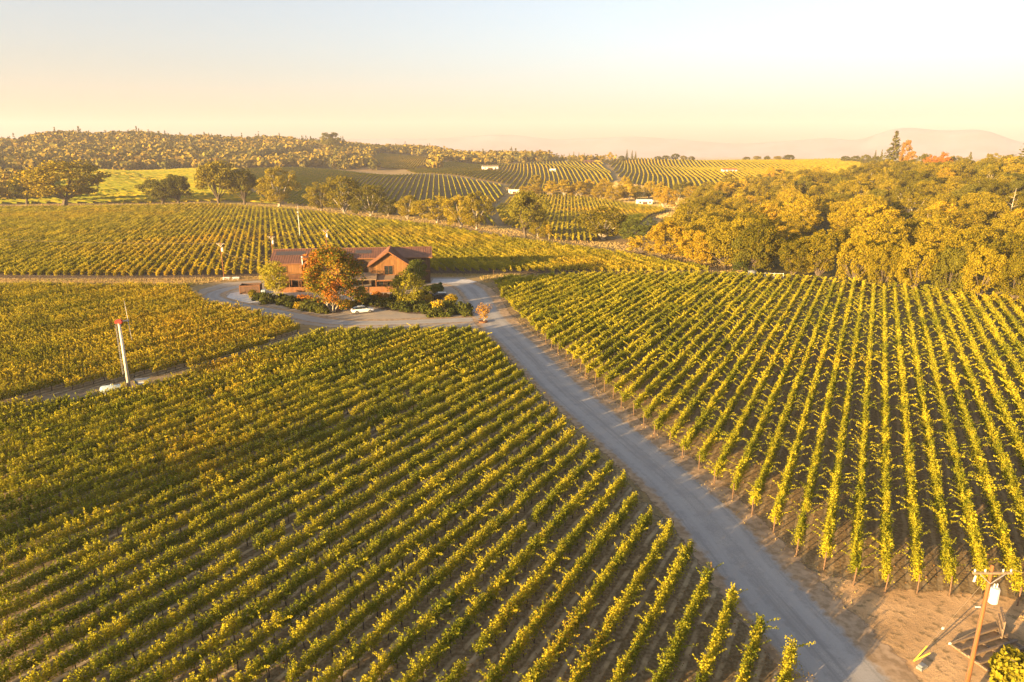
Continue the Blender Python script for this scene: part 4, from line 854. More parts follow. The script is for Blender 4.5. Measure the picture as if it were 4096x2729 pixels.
b = MB(); b.tube([(-.55, 0, .5), (-.4, 0, .5), (.4, 0, .5), (.55, 0, .5)], [.2, .42, .42, .2], 12); b.box(-.35, -.25, -.25, .25, 0, .2); b.box(.25, .35, -.25, .25, 0, .2); o = b.part('small_tank', M['tank'], None, (-61.2, 165.2, 0), (0, 0, .3)); tag(o, "small pale tank beside the plank enclosure", 'tank')
# picnic tables by the track
for k, (x, y) in enumerate(((-77.5, 183.0), (-75.0, 183.2))):
    t = thing('picnic_table', ["left white picnic table on dry grass by the track", "right white picnic table on dry grass by the track"][k], 'table', (x, y, 0), .1, "white tables by the track")
    MB().box(-.9, .9, -.4, .4, .72, .78).part('table_top', M['white'], t)
    for s_ in (-1, 1): MB().box(-.9, .9, s_*.75-.14, s_*.75+.14, .42, .47).part('bench', M['white'], t); MB().beam((s_*.65, -.75, 0), (s_*.65, .1, .72), .08, .08).beam((s_*.65, .75, 0), (s_*.65, -.1, .72), .08, .08).part('leg', M['white'], t)
# ------------------------------------------------------------------ cars
def make_car(name, label, loc, rz, paint, suv=False):
    t = thing(name, label, 'car', loc, rz); L, W = (4.75, 1.9); hb = 1.0 if not suv else 1.08; hr = 1.5 if not suv else 1.75
    def loft(st, mat, nm, par, close=True):
        b = MB(); n = 8
        for (x, zl, zh, wl, wh) in st:
            zm = zl*.45 + zh*.55; wm = max(wl, wh)
            b.v += [(x, -wl*.9, zl), (x, -wm, zl + (zh-zl)*.3), (x, -wm*.99, zm), (x, -wh, zh), (x, wh, zh), (x, wm*.99, zm), (x, wm, zl + (zh-zl)*.3), (x, wl*.9, zl)]
        for i in range(len(st)-1):
            for k in range(n): b.f.append((i*n+k, (i+1)*n+k, (i+1)*n+(k+1) % n, i*n+(k+1) % n)); b.m.append(0)
        b.f.append(tuple(range(n))); b.m.append(0); b.f.append(tuple((len(st)-1)*n + k for k in range(n))[::-1]); b.m.append(0)
        return b.part(nm, mat, par, smooth=False)
    body = loft([(-2.36, .45, .80, .70, .62), (-2.28, .34, .92, .86, .78), (-1.7, .28, hb, .93, .86), (-.6, .26, hb, .95, .90), (.7, .26, hb, .95, .90), (1.35, .28, hb-.06, .94, .84), (2.0, .32, hb-.20, .90, .76), (2.32, .38, .66, .78, .64), (2.38, .45, .60, .66, .58)], paint, 'body', t)
    if suv: cab = [(-2.2, hb-.02, hb+.05, .82, .76), (-1.95, hb-.02, hr-.06, .84, .68), (-1.5, hb-.02, hr, .86, .70), (.0, hb-.02, hr, .87, .70), (.55, hb-.02, hr-.12, .86, .66), (1.25, hb-.05, hb+.02, .82, .74)]
    else: cab = [(-2.1, hb-.04, hb+.04, .80, .72), (-1.3, hb-.02, hr-.12, .84, .64), (-.7, hb-.02, hr, .86, .66), (.05, hb-.02, hr, .87, .67), (.5, hb-.02, hr-.12, .86, .64), (1.25, hb-.06, hb, .80, .72)]
    loft(cab, M['glass'], 'window_band', t)
    i = 2; rp = MB(); xs = [cab[1][0]+.1, cab[2][0], cab[3][0], cab[4][0]+.02]
    zs = [cab[1][2]+.012, hr+.02, hr+.02, cab[4][2]+.012]; ws = [cab[1][4]*.97, cab[2][4]*1.0, cab[3][4]*1.0, cab[4][4]*.97]
    for x, z, wd in zip(xs, zs, ws): rp.v += [(x, -wd, z), (x, wd, z), (x, wd, z-.03), (x, -wd, z-.03)]
    for i in range(3):
        for k in range(4): rp.f.append((i*4+k, i*4+(k+1) % 4, (i+1)*4+(k+1) % 4, (i+1)*4+k)); rp.m.append(0)
    rp.part('roof', paint, t)
    for s_ in (-1, 1):
        for x in (-1.42, 1.42):
            wy = s_ * .86; b = MB(); b.tube([(0, -.11, 0), (0, .11, 0)], .36, 16); wv = b.part('wheel', M['black'], t, (x, wy, .36)); b = MB(); b.tube([(0, -.02, 0), (0, .02, 0)], .23, 12); b.part('rim', M['rim'], wv, (0, s_ * .105, 0))
        for x0 in (-.05,): MB().beam((x0, s_*.872, hb), (x0 - .05, s_*.70, hr-.03), .07, .03).part('pillar', paint, t)
        MB().cbox((2.22, s_*.60, .68 if not suv else .78), (.22, .34, .12)).part('headlight', M['ceramic'], t); MB().cbox((-2.30, s_*.62, .86), (.12, .36, .12)).part('tail_light', M['redlamp'], t)
        MB().cbox((.72, s_*1.0, hb+.08), (.14, .16, .12)).part('mirror', paint, t)
    MB().cbox((2.36, 0, .42), (.08, 1.2, .16)).part('grille', M['black'], t); MB().cbox((-2.345, 0, .62), (.03, .5, .12)).part('number_plate', M['offwhite'], t)
    return t
make_car('parked_car', "white crossover car parked on gravel before the maple", (-32.4, 144.4, .03), R(24), M['carwhite'])
make_car('parked_car', "black estate car parked beside the yellow tree", (-17.4, 157.6, .03), R(180 + 4), M['blackpaint'], True)
# ------------------------------------------------------------------ wind machine, tank, engine
sheet('dirt_strip', [(-74, 82), (-66, 84.5), (-60, 88.5), (-53, 95), (-48.5, 102), (-51, 105.5), (-58, 98.5), (-64, 94.5), (-72, 90)], .020, M['browndirt'], edge=1.0)
wm = thing('wind_machine', "white frost-fan tower with red gearbox and two-bladed rotor", 'wind machine', (-56.0, 94.4, 0), R(12))
MB().tube([(0, 0, 0), (0, 0, 10.3)], [.25, .18], 14).part('tower', M['cream'], wm, smooth=True)
MB().cbox((0, 0, .08), (1.1, 1.1, .16)).part('base_slab', M['greybox'], wm)
hd = MB(); hd.box(-.42, .42, -.34, .34, 10.25, 10.62); hd.box(-.3, .3, -.26, .26, 10.62, 10.75); hd.part('gearbox', M['red'], wm)
MB().tube([(.4, .3, 10.45), (.95, .7, 10.42)], .09, 8).part('rotor_shaft', M['grey'], wm)
hubp = Vector((.98, .72, 10.42))
ax = Vector((.95, .70, -.06)).normalized(); bl = (Vector((-.12, .24, 1)) - ax * Vector((-.12, .24, 1)).dot(ax)).normalized()
MB().tube([hubp - ax*.12, hubp + ax*.12], .16, 10).part('hub', M['grey'], wm)
for s_ in (-1, 1):
    wv = ax.cross(bl).normalized(); b = MB(); vs = []
    for f, wd in ((.08, .10), (.5, .13), (1.5, .12), (2.9, .07)):
        c = hubp + bl * (f * s_); tw = ax * .03
        vs += [tuple(c - wv*wd + tw), tuple(c + wv*wd - tw), tuple(c + wv*wd - tw + ax*.03), tuple(c - wv*wd + tw + ax*.03)]
    fs = [(0,1,2,3), (15,14,13,12)]
    for i in range(3):
        for k in range(4): fs.append((i*4+k, (i+1)*4+k, (i+1)*4+(k+1) % 4, i*4+(k+1) % 4))
    b.add(vs, fs).part('blade', M['offwhite'], wm)
ld = MB(); ld.tube([(-.52, -.22, 2.6), (-.46, -.22, 10.1)], .025, 5); ld.tube([(-.52, .16, 2.6), (-.46, .16, 10.1)], .025, 5)
ldo = ld.part('ladder', M['grey'], wm)
for k in range(24): z = 2.7 + k*.31; MB().tube([(-.515 + .06*(z-2.6)/7.5, -.22, z), (-.515 + .06*(z-2.6)/7.5, .16, z)], .02, 4).part('rung', M['grey'], ldo)
eng = thing('engine_box', "grey engine housing at the wind machine's foot", 'engine', (-54.6, 95.6, 0), R(18)); MB().box(-.95, .95, -.5, .5, .35, 1.35).part('housing', M['greybox'], eng); MB().box(-1.0, 1.0, -.55, .55, 1.352, 1.45).part('lid', M['greybox'], eng); MB().box(-.55, .25, -.52, -.503, .85, 1.15).part('vent_panel', M['white'], eng); MB().box(-.9, .9, -.4, .4, 0, .348).part('skid', M['black'], eng)
tk = thing('propane_tank', "white horizontal propane tank left of the wind machine", 'tank', (-57.6, 92.9, 0), R(24))
pr = [(-1.55, .08), (-1.5, .28), (-1.36, .46), (-1.15, .55), (1.15, .55), (1.36, .46), (1.5, .28), (1.55, .08)]; MB().tube([(x, 0, .92) for x, r in pr], [r for x, r in pr], 20).part('shell', M['tank'], tk, smooth=True)
for x in (-.85, .85): MB().box(x-.09, x+.09, -.4, .4, 0, .5).part('saddle', M['concrete'], tk)
MB().tube([(0, 0, 1.44), (0, 0, 1.62)], .17, 10).part('valve_dome', M['grey'], tk); MB().tube([(.1, 0, 1.56), (.7, -.25, 1.46), (1.2, -.3, 1.2), (1.7, 0, .5)], .025, 5).part('hose', M['black'], tk)
# far wind machine beyond the house
wx, wy = -83.7, 270.8
wm2 = thing('wind_machine', "slim far frost-fan tower standing among rows behind the house", 'wind machine', (wx, wy, 0)); MB().tube([(0, 0, 0), (0, 0, 10.6)], [.16, .12], 10).part('tower', M['grey'], wm2); MB().box(-.4, .4, -.3, .3, 10.4, 10.8).part('gearbox', M['grey'], wm2); MB().beam((.1, -.5, 10.5), (.3, -.55, 13.3), .2, .05).part('blade', M['offwhite'], wm2); MB().beam((.1, -.5, 10.5), (-.1, -.45, 7.7), .2, .05).part('blade', M['offwhite'], wm2); MB().box(-.2, 1.6, -.6, .6, .2, 1.3).part('engine_housing', M['black'], wm2)
# ------------------------------------------------------------------ utility poles and wires
def pole(label, x, y, h, transformer=True, arm=True, rz=0.0):
    t = thing('utility_pole', label, 'utility pole', (x, y, 0), rz, None); MB().tube([(0, 0, -.3), (0, 0, h)], [.155, .10], 10).part('pole_shaft', M['polewood'], t, smooth=True)
    if arm:
        a = MB().box(-1.15, 1.15, -.16, -.07, h-.5, h-.37).part('crossarm', M['pallet'], t)
        for x_ in (-1.05, -.45, .6, 1.05): MB().tube([(x_, -.115, h-.37), (x_, -.115, h-.28), (x_, -.115, h-.18)], [.03, .06, .035], 8).part('insulator', M['ceramic'], a)
        for s_ in (-1, 1): MB().beam((0, -.13, h-1.15), (s_*.75, -.13, h-.5), .03, .05).part('brace', M['grey'], t)
    if transformer:
        tr = MB().tube([(.42, -.05, h-2.5), (.42, -.05, h-2.45), (.42, -.05, h-1.55), (.42, -.05, h-1.48)], [.2, .26, .26, .22], 14).part('transformer', M['offwhite'], t)
        for x_ in (.33, .5): MB().tube([(x_, -.05, h-1.49), (x_, -.05, h-1.2)], .04, 6).part('bushing', M['ceramic'], tr)
        MB().box(.08, .3, -.1, 0, h-2.2, h-1.8).part('bracket', M['grey'], t)
    return t
PX, PY, PHH = 28.0, 34.8, 10.7
p0 = pole("orange-lit utility pole with transformer at the bottom right corner", PX, PY, PHH, rz=R(0))
MB().tube([(-.16, -.06, 0), (-.13, -.05, PHH-2.6)], .018, 5).part('ground_wire', M['wire'], p0)
MB().tube([(-1.0, -.2, PHH-.55), (-1.05, -.2, PHH-.95)], [.05, .07], 8).part('cutout_fuse', M['ceramic'], p0); MB().cbox((-.42, -.1, PHH-2.75), (.3, .06, .06)).part('bracket', M['offwhite'], p0)
def wire(label, pts, sag=0.0, r=.02, mat='wire', name='wire', n=10, cat='wire'):
    P = []; a, b_ = Vector(pts[0]), Vector(pts[1])
    for k in range(n+1): t = k / n; p = a.lerp(b_, t); p.z -= sag * 4 * t * (1-t); P.append(p)
    o = MB().tube(P, r, 4, cap=False).part(name, M[mat]); return tag(o, label, cat)
gx, gy = 27.74, 39.45
for k, (zt_, lab) in enumerate(((PHH-1.0, "upper guy wire with yellow guard at the front utility pole"), (PHH-4.6, "lower guy wire with yellow guard at the front utility pole"))):
    a = Vector((PX - .1, PY + .1, zt_)); g = Vector((gx, gy, .05)); t = thing('guy_wire', lab, 'guy wire', (gx, gy, 0)); MB().tube([a - Vector((gx, gy, 0)), Vector((0, 0, .05))], .014, 4).part('cable', M['wire'], t); d_ = (a - g).normalized(); MB().tube([Vector((0, 0, .05)), Vector((0, 0, .05)) + d_ * 2.2], .045, 6).part('guard', M['guard'], t)
    MB().tube([Vector((0, 0, .05)) + d_ * 4.6, Vector((0, 0, .05)) + d_ * 4.75], .07, 8).part('strain_insulator', M['ceramic'], t)
wire("overhead cable leaving the front utility pole to the right", ((PX+1.05, PY-.1, PHH-.2), (PX+40, PY-22, PHH-1)), .6, .015); wire("service cable from front utility pole down to the right", ((PX+.2, PY, PHH-2.9), (PX+14, PY+6.5, 2.2)), .5, .012)
pA = pole("utility pole with white transformer left of the house", -78.2, 183.4, 10.2, rz=R(-10)); pB = pole("utility pole with white transformer behind the house's left end", -71.4, 203.4, 9.6, rz=R(-10)); pC = pole("utility pole with white transformer behind the tall maple", -57.5, 212.0, 10.6, rz=R(-10))
wire("long overhead cable crossing the left vine block to the pole", ((-78.6, 183.3, 9.9), (-190, 205, 10.4)), 1.0, .03); wire("overhead cable between the two left poles", ((-78.0, 183.4, 9.9), (-71.4, 203.4, 9.3)), .4, .03); wire("service cable from left pole to the house", ((-78.0, 183.2, 7.6), (-61.0, 178.0, 5.8)), .8, .03); wire("overhead cable from middle pole to right pole", ((-71.4, 203.4, 9.3), (-57.5, 212, 10.3)), .3, .03)
# ------------------------------------------------------------------ yard planting
def hero_tree(name, label, x, y, h, wd, mat, seed, stems=1, nclump=80, per=110, leaf=.26, base=.12, wood='paletrunk', shape='round', patch=None):
    t = thing(name, label, 'tree', (x, y, 0)); tr, cr = tree_meshes(name, seed, M[wood], M[mat], nclump, per, leaf, h, wd, base, shape, stems, clump=1.5 * 12 / wd * (wd / 14) ** .4); mobj('trunk', tr, t)
    if patch:
        cr.materials.append(M[patch[0]]); n = len(cr.polygons); c = np.zeros(n * 3); cr.polygons.foreach_get("center", c); c = c.reshape(-1, 3); f = np.zeros(n)
        for (px_, py_, pz_, pr_) in patch[1]: f = np.maximum(f, 1 - np.linalg.norm((c - np.array((px_, py_, pz_))) / pr_, axis=1))
        cr.polygons.foreach_set("material_index", (f + np.random.default_rng(1).normal(0, .15, n) > .12).astype(np.int32))
    mobj('crown', cr, t); return t
mpx, mpy, _ = gp(764, 719)
hero_tree('maple_tree', "tall maple turning orange in front of the house", mpx, mpy, 16.6, 13.6, 'maple', 201, 3, 120, 150, .30, .12, patch=('orange', [(-3.8, -3, 12.5, 2.6), (1.6, -5.5, 4.6, 2.8), (.2, -6, 2.6, 2.2), (2.6, -5, 6.8, 1.9), (-5, -2, 9.5, 1.5)]))
def yt(name, label, xd, yb, yt_, wd_, mat, seed, **kw):
    x, y, z = gp(xd, yb); pm = px_per_m(x, y, 4); return hero_tree(name, label, x, y, (yb - yt_) / pm * 1.03, wd_ / pm, mat, seed, **kw)
yt('yard_tree', "slim yellow-green tree at the house's left corner", 636, 695, 603, 58, 'lime', 202, nclump=60, per=80, base=.14)
yt('yard_tree', "bright yellow tree right of the gabled front", 938, 708, 626, 84, 'lime', 203, stems=3, nclump=64, per=90, base=.08)
yt('yard_tree', "green tree against the dark right end of the house", 955, 672, 592, 52, 'green', 204, nclump=50, per=80, base=.2)
yt('yard_tree', "small yellow tree just right of the maple's foot", 832, 706, 655, 34, 'lime', 205, nclump=34, per=70, base=.15)
yt('young_maple', "young orange maple in a planter by the road fork", 1110, 741, 699, 40, 'amber', 206, nclump=22, per=34, base=.24, leaf=.2)
yt('yard_tree', "small red-tipped tree beside the black car", 1037, 705, 680, 24, 'gold', 207, nclump=22, per=50, base=.15)
yt('yard_tree', "small bronze tree in the right planting bed", 1009, 722, 694, 26, 'gold', 208, nclump=22, per=50, base=.15)
yt('yard_tree', "little tree on the left pad's edge", 586, 687, 664, 20, 'oak', 209, nclump=20, per=50, base=.15)
yt('yard_tree', "thin bare-stemmed bronze shrub below the yellow tree", 985, 703, 680, 20, 'gold', 210, nclump=16, per=30, base=.2)
x, y, _ = gp(1110, 742); t = thing('planter_ring', "low rust ring around the young orange maple's foot", 'planter', (x, y, 0)); MB().tube([(0, 0, 0), (0, 0, .32)], .95, 16).part('ring', M['trim'], t)
BUSH = []
for k in range(2): BUSH.append(tree_meshes('low_shrub', 220+k, M['bark'], M['shrub'], 26, 60, .26, 1.6, 3.0, .05, 'bush', clump=.55 * 4))
SP = [(600, 690, 'shrub', "near the left pad's end"), (617, 697, 'shrub', "at the slim yellow-green tree's left foot"), (655, 700, 'shrub', "at the slim yellow-green tree's right foot"), (672, 708, 'shrub', "left of the maple, back"), (690, 712, 'gold', "left of the maple, bronze"), (708, 716, 'shrub', "left of the maple, front"), (726, 719, 'shrub', "second left of the maple trunks"), (744, 722, 'shrub', "touching the maple trunks' left side"),
      (700, 696, 'orange', "under the deck, orange"), (722, 699, 'orange', "under the maple crown, orange"), (800, 708, 'gold', "behind the white car's tail"), (860, 702, 'shrub', "behind the white car"), (880, 706, 'shrub', "right of the white car"), (900, 709, 'shrub', "second right of the white car"), (868, 694, 'orange', "before the orange garden wall, left"), (890, 693, 'orange', "before the orange garden wall, right"),
      (920, 713, 'shrub', "below the yellow tree, left"), (940, 716, 'shrub', "below the yellow tree, middle"), (960, 718, 'shrub', "below the yellow tree, right"), (980, 722, 'shrub', "in the right bed, middle"), (1000, 727, 'shrub', "at the right bed's front"), (1020, 722, 'shrub', "in the right bed, near the road"), (1042, 724, 'shrub', "at the right bed's tip"), (1062, 722, 'shrub', "at the bed's last tip by the road"), (1030, 709, 'shrub', "behind the red-tipped tree"), (975, 690, 'green', "left of the black car"), (985, 668, 'green', "at the house's right end"), (1004, 674, 'green', "above the black car"), (905, 690, 'green', "behind the yellow tree"), (830, 702, 'shrub', "left of the white car's nose"), (645, 689, 'green', "behind the slim yellow-green tree"), (664, 694, 'shrub', "between slim tree and deck"), (682, 701, 'shrub', "before the deck's left post"), (716, 708, 'green', "before the deck stairs"), (846, 696, 'green', "left of the orange garden wall"), (912, 700, 'shrub', "at the yellow tree's back left"), (926, 705, 'green', "touching the yellow tree's left stem"), (952, 707, 'shrub', "touching the yellow tree's right stem"), (968, 709, 'green', "between the yellow tree and bronze shrub"), (992, 714, 'shrub', "behind the right bed's middle"), (1014, 714, 'green', "behind the small bronze tree"), (1050, 716, 'green', "behind the right bed's tip"), (1072, 726, 'shrub', "nearest the road fork"), (1026, 728, 'green', "at the right bed's front edge near its tip")]
for k, (xd, yb, mat, lab) in enumerate(SP):
    x, y, z = gp(xd, yb); rr2 = random.Random(k); t = thing('garden_shrub', f"low {'orange' if mat == 'orange' else 'bronze' if mat == 'gold' else 'green'} shrub {lab.split(',')[0] if mat == 'orange' and False else lab}", 'shrub', (x, y, 0), rr2.uniform(0, 6), "shrubs in the house's planting beds"); s_ = rr2.uniform(.9, 1.35); tr, cr = BUSH[k % 2]; mobj('stem', tr, t, scale=(s_, s_, s_)); c = mobj('foliage', cr, t, scale=(s_, s_, s_ * rr2.uniform(.8, 1.2)))
    if mat != 'shrub': c.material_slots[0].link = 'OBJECT'; c.material_slots[0].material = M[mat]
# ------------------------------------------------------------------ bottom right corner yard
t = thing('timber_stack', "weathered timber frame lying in the bottom right corner", 'timber', (33.9, 40.4, .02), R(20))
for k in range(5): MB().box(-2.4, 2.4, -1.4 + k*.7, -1.25 + k*.7, .12 if k % 2 else .12, .28).part('beam', M['pallet'], t)
for x in (-2.2, 0, 2.2): MB().box(x-.1, x+.1, -1.5, 1.6, 0, .117).part('cross_beam', M['pallet'], t)
t = thing('pallet', "grey slatted pallet leaning upright by the timber frame", 'pallet', (35.7, 42.4, .02), R(62))
for k in range(6): MB().box(-.9 + k*.33, -.66 + k*.33, -.03, .03, .05, 1.5).part('slat', M['pallet'], t)
for z in (.2, .8, 1.4): MB().box(-.95, 1.05, .032, .12, z-.06, z+.06).part('rail', M['pallet'], t)
t = thing('planter_shrub', "round sunlit shrub at the bottom right corner", 'shrub', (33.2, 37.6, 0)); tr, cr = BUSH[0]; mobj('stem', tr, t, scale=(1.0, 1.0, 1.5)); c = mobj('foliage', cr, t, scale=(.95, .95, 1.3)); c.material_slots[0].link = 'OBJECT'; c.material_slots[0].material = M['lime']
x, y, _ = gp(2105, 1532); b = MB(); b.box(-.35, .35, -.2, .2, 0, .2); b.prism([(-.3, .2), (.3, .2), (.2, .3), (-.2, .3)], 'y', -.15, .15); o = b.part('meter_box', M['greybox'], None, (27.9, 38.8, .02), (0, 0, .5)); tag(o, "small grey box at the guy wires' foot", 'box')
# ------------------------------------------------------------------ fences
def fence(label, pts, step, h, mat, group, name='wire_fence', r=.05):
    L = smooth_line(pts, step); x0, y0 = L[0]; z0 = zf(x0, y0); t = thing(name, label, 'fence', (x0, y0, z0)); me = MB().tube([(0, 0, -.2), (0, 0, h)], r, 5).mesh('post', [M[mat]]); P = []
    for k, (x, y) in enumerate(L): z = zf(x, y) - z0; mobj('post', me, t, (x-x0, y-y0, z), scale=(1, 1, random.uniform(.92, 1.08))); P.append((x-x0, y-y0, z))
    for hz_ in (.4, .8, 1.2):
        if hz_ < h: MB().tube([(a, b_, c + hz_) for a, b_, c in P], .014, 3, cap=False).part('wire', M['wire'], t)
fence("post and wire fence along the far vine block's upper edge", [(-322, 415), (-238, 431), (-190, 447), (-124, 407), (-77, 360), (-34, 318), (-9, 285), (7, 265), (30, 240)], 4.5, 1.5, 'post', None)
fence("post and wire fence along the track behind the house", [(-168, 181.5), (-140, 183.5), (-104, 182.4), (-84, 183.6)], 7.5, 1.6, 'post', None)
fence("post and wire fence along the track right of the house", [(-12, 190.9), (15, 190.7), (48, 191.8), (60, 190.6)], 7.5, 1.6, 'post', None)
fence("post and wire fence along the wood's edge", [(63, 188.5), (80, 182.3), (93, 175.6), (106, 168.2), (122, 156.5)], 6.5, 1.5, 'post', None)
# white rail gate and blue shed at the wood corner
x, y, z = gp(1778, 641); t = thing('rail_gate', "white pipe rail gate before the wood", 'gate', (x, y, z), R(-12))
for x_ in (-2.4, 0, 2.4): MB().tube([(x_, 0, 0), (x_, 0, 1.6)], .06, 6).part('post', M['white'], t)
for z_ in (.7, 1.45): MB().tube([(-2.4, 0, z_), (2.4, 0, z_)], .05, 6).part('rail', M['white'], t)
x, y, z = gp(1727, 640); t = thing('water_tank', "small blue-grey tank beside the round shrub", 'tank', (x, y, z)); MB().tube([(0, 0, 0), (0, 0, 1.9)], 1.1, 16).part('shell', M['greybox'], t); MB().tube([(0, 0, 1.9), (0, 0, 2.2)], [1.12, .15], 16).part('lid', M['greybox'], t)
# far sheds and white roofs
def shed(label, xd, yb, L, Wd, h, wall, roofm, rz=0.0, name='farm_shed'):
    x, y, z = gp(xd, yb); t = thing(name, label, 'shed', (x, y, z), rz); MB().prism([(-Wd/2, -.5), (Wd/2, -.5), (Wd/2, h), (0, h*1.35), (-Wd/2, h)], 'x', -L/2, L/2).part('wall', M[wall], t)
    r = MB(); roof_plane(r, -L/2-.3, L/2+.3, -Wd/2-.4, h-.05, 0, h*1.35+.08, .1, 1.2); roof_plane(r, -L/2-.3, L/2+.3, Wd/2+.4, h-.05, .001, h*1.35+.08, .1, 1.2); r.part('roof', M[roofm], t)
    MB().box(-L*.15, L*.15, -Wd/2-.06, -Wd/2-.003, 0, h*.75).part('door', M['darkwood'], t)
    for x_ in (-L*.33, L*.33): MB().box(x_-.6, x_+.6, -Wd/2-.06, -Wd/2-.003, h*.4, h*.8).part('window', M['glass'], t)
shed("white-roofed shed by the pond right of the middle field", 1480, 470, 10, 5, 2.4, 'offwhite', 'white', R(4)); shed("pale long shed on the far field's left edge", 1126, 391, 18, 8, 4.0, 'offwhite', 'paleroof', R(8)); shed("white truck-sized shed left of the creek poplars", 1181, 445, 8, 3, 2.2, 'white', 'white', R(4)); shed("tiny white shed among the far striped rows", 1270, 395, 6, 3, 2.2, 'white', 'white'); shed("small red-roofed shed in the far golden field", 1675, 396, 15, 5, 2.6, 'offwhite', 'red', R(2)); shed("white round-topped tank house at the wood's left edge", 2001, 404, 6, 5, 4.5, 'white', 'white'); shed("brown farmhouse at the far field's top road", 1352, 376, 12, 7, 3.2, 'siding', 'roof', R(5))
for k, (xd, yb, L, lab) in enumerate([(199, 331, 26, "long pale house amid the woods of the left hill"), (668, 354, 30, "large pale house on the bare knoll of the hill"), (726, 350, 12, "white house right of the bare knoll"), (470, 343, 14, "small pale house midway along the wooded hill"), (440, 342, 16, "beige house left of the hill's middle")]): shed(lab, xd, yb, L, 9, 4.5, 'offwhite', 'offwhite', R(6), 'hill_house')
# pond strip by the white shed
x, y, z = gp(1540, 462); me = MB(); me.prism([(x + 26*math.cos(a), y + 9*math.sin(a)) for a in [k*.3927 for k in range(16)]], 'z', z - .3, z + .5); o = me.part('pond_water', plain('pond_water', (.03, .05, .05), .05, 0, .1, 1)); tag(o, kind='structure')
# dead snag in the wood
x, y, z = gp(2311, 540); t = thing('dead_tree', "bare pale snag standing in the right-hand wood", 'tree', (x, y, z)); h = 16.0; MB().tube([(0, 0, -.3), (.2, 0, h*.5), (.6, 0, h)], [.28, .18, .04], 7).part('trunk', M['paletrunk'], t)
for k in range(12): a = k*2.4; z1 = h*(.35 + .05*k); l = 3.6*(1 - z1/h/1.3); MB().tube([(.3*z1/h, 0, z1), (math.cos(a)*l, math.sin(a)*l, z1 + l*.35)], [.07, .02], 4).part('branch', M['paletrunk'], t)
# ------------------------------------------------------------------ dry grass on the verges
M['straw'] = leaf_mat('dry_grass', (.36, .25, .10), (.56, .40, .17), (.34, .29, .10), .5, .7, .05, trans=.3)
def grass(name, label, polys, count, wd, hgt, seed, avoid=()):
    rng = np.random.default_rng(seed); V = []
    areas = [abs(sum(P[i][0]*P[(i+1) % len(P)][1] - P[(i+1) % len(P)][0]*P[i][1] for i in range(len(P)))) for P in polys]; tot = sum(areas)
    for P, A in zip(polys, areas):
        n = int(count * A / tot); xs = [p[0] for p in P]; ys = [p[1] for p in P]; x = rng.uniform(min(xs), max(xs), n * 4); y = rng.uniform(min(ys), max(ys), n * 4); k = inpoly(x, y, P)
        for Q in avoid: k &= ~inpoly(x, y, Q)
        x = x[k][:n]; y = y[k][:n]; z = zt(x, y); n = len(x)
        if n == 0: continue
        a = rng.uniform(0, 6.28, n); w2 = wd * rng.uniform(.5, 1.3, n); h = hgt * rng.uniform(.4, 1.3, n); dx, dy = np.cos(a) * w2, np.sin(a) * w2; lx, ly = rng.normal(0, .25, n) * h, rng.normal(0, .25, n) * h
        V.append(np.stack([np.stack([x-dx, y-dy, z-.02], 1), np.stack([x+dx, y+dy, z-.02], 1), np.stack([x+dx*.6+lx, y+dy*.6+ly, z+h], 1), np.stack([x-dx*.7+lx, y-dy*.7+ly, z+h*.85], 1)], 1))
    return tag(mobj(name, np_mesh(name, np.concatenate(V), 4, [M['straw']])), label, 'grass', kind='stuff')
M['litter'] = leaf_mat('fallen_leaf', (.14, .07, .03), (.28, .15, .05), None, trans=.1)
def litter(name, label, polys, count, size, seed):
    rng = np.random.default_rng(seed); V = []
    for P in polys:
        xs = [p[0] for p in P]; ys = [p[1] for p in P]; x = rng.uniform(min(xs), max(xs), count * 3); y = rng.uniform(min(ys), max(ys), count * 3); k = inpoly(x, y, P) & (np.hypot(x, y) < 110); x = x[k][:count]; y = y[k][:count]
        C = np.stack([x, y, np.full(len(x), .05)], 1); N = rng.normal(size=(len(x), 3)) * .5; N[:, 2] += 1; V.append(quads(C, N, size * rng.uniform(.5, 1.4, len(x)), rng))
    return tag(mobj(name, np_mesh(name, np.concatenate(V), 4, [M['litter']])), label, 'leaves', kind='stuff')
litter('fallen_leaves', "fallen vine leaves scattered on the vineyard soil", [LF, RB], 18000, .09, 9)
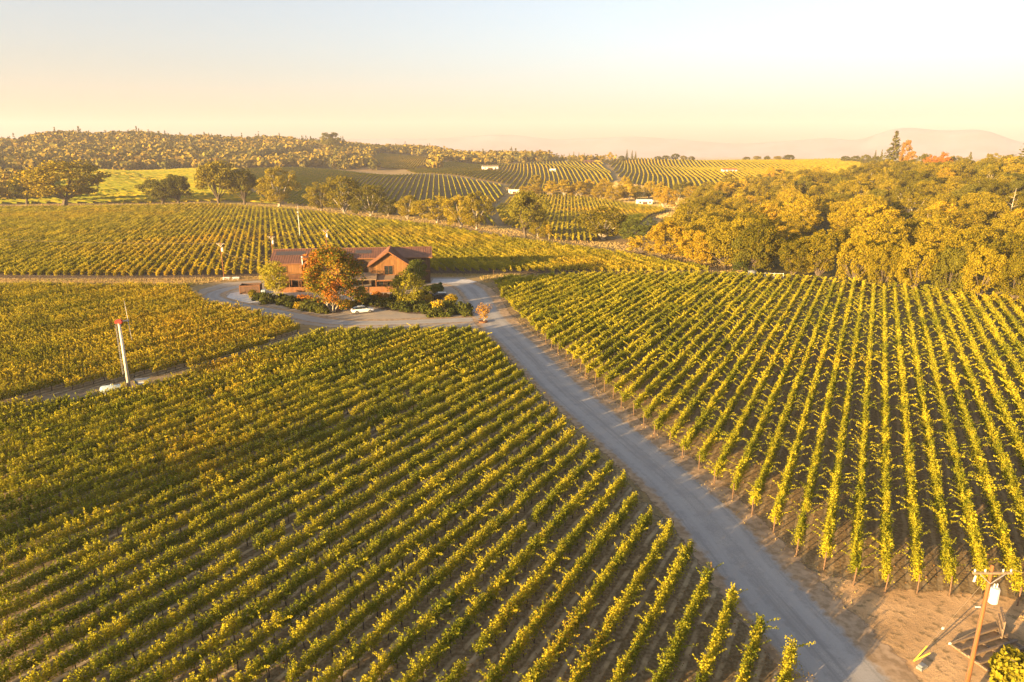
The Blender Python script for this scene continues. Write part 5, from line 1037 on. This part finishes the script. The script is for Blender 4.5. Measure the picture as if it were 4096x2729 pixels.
grass('dry_grass', "short golden dry grass along the track behind the house", [[(-170, 175), (-84, 170), (-80, 180), (-66, 185), (-40, 188), (-9, 188), (60, 188.5), (60, 192.5), (-24, 192.4), (-66, 192.4), (-72, 188), (-104, 184.5), (-170, 186)], [(-9, 186), (-7, 178), (-4.5, 181), (15, 186.5), (39, 189), (61, 187), (61, 190), (-9, 188)]], 40000, .08, .25, 1, avoid=[YARD])
grass('dry_grass', "golden dry grass on the far fence line and creek banks", [[(-330, 414), (-238, 428), (-190, 443), (-124, 403), (-77, 357), (-34, 315), (-10, 282), (6, 262), (29, 239), (62, 192), (70, 200), (52, 260), (14, 270), (-2, 318), (-26, 334), (-70, 376), (-120, 424), (-190, 464), (-300, 440)]], 60000, .13, .4, 2)
grass('dry_grass', "golden rough meadow along the creek below the far fields", [[(28, 545), (60, 500), (96, 420), (75, 380), (92, 350), (118, 440), (160, 520), (235, 548), (240, 562), (130, 574), (96, 650), (60, 590), (30, 560)], [(-6, 520), (-15, 430), (-4, 520), (28, 548), (0, 560), (-8, 590)]], 60000, .28, .6, 3)
grass('dry_grass', "sparse dry weeds along the gravel road's shoulders", [[(25.6, 44.5), (22.4, 56), (19.6, 65.6), (16.4, 77), (13.5, 87), (9.6, 102), (5, 120), (0, 138), (1.5, 140), (6.6, 120), (11.4, 102), (15.4, 87), (18.3, 77), (21.6, 66), (24.4, 56), (27.5, 47)], [(16.5, 44), (20.5, 38), (22, 28), (20.2, 28), (18.5, 40)], [(38, 44.5), (45, 42), (44, 34), (40, 36)]], 4000, .05, .13, 4)
# ------------------------------------------------------------------ air
def build_haze():
    me = bpy.data.meshes.new('haze'); b = MB(); b.box(-7600, 7600, -330, 7700, -30, 320); me = b.mesh('haze', [])
    m = bpy.data.materials.new('haze_air'); m.use_nodes = True; t = m.node_tree; t.nodes.clear(); o = t.nodes.new("ShaderNodeOutputMaterial"); v = t.nodes.new("ShaderNodeVolumePrincipled")
    v.inputs["Color"].default_value = (*HAZE_C, 1); v.inputs["Density"].default_value = HAZE_D; v.inputs["Density Attribute"].default_value = ""; v.inputs["Anisotropy"].default_value = 0.0
    t.links.new(v.outputs[0], o.inputs["Volume"]); me.materials.append(m); ob = mobj('haze', me); ob.display_type = 'WIRE'; tag(ob, "pale warm evening haze over the whole valley", 'haze', kind='stuff')
build_haze()
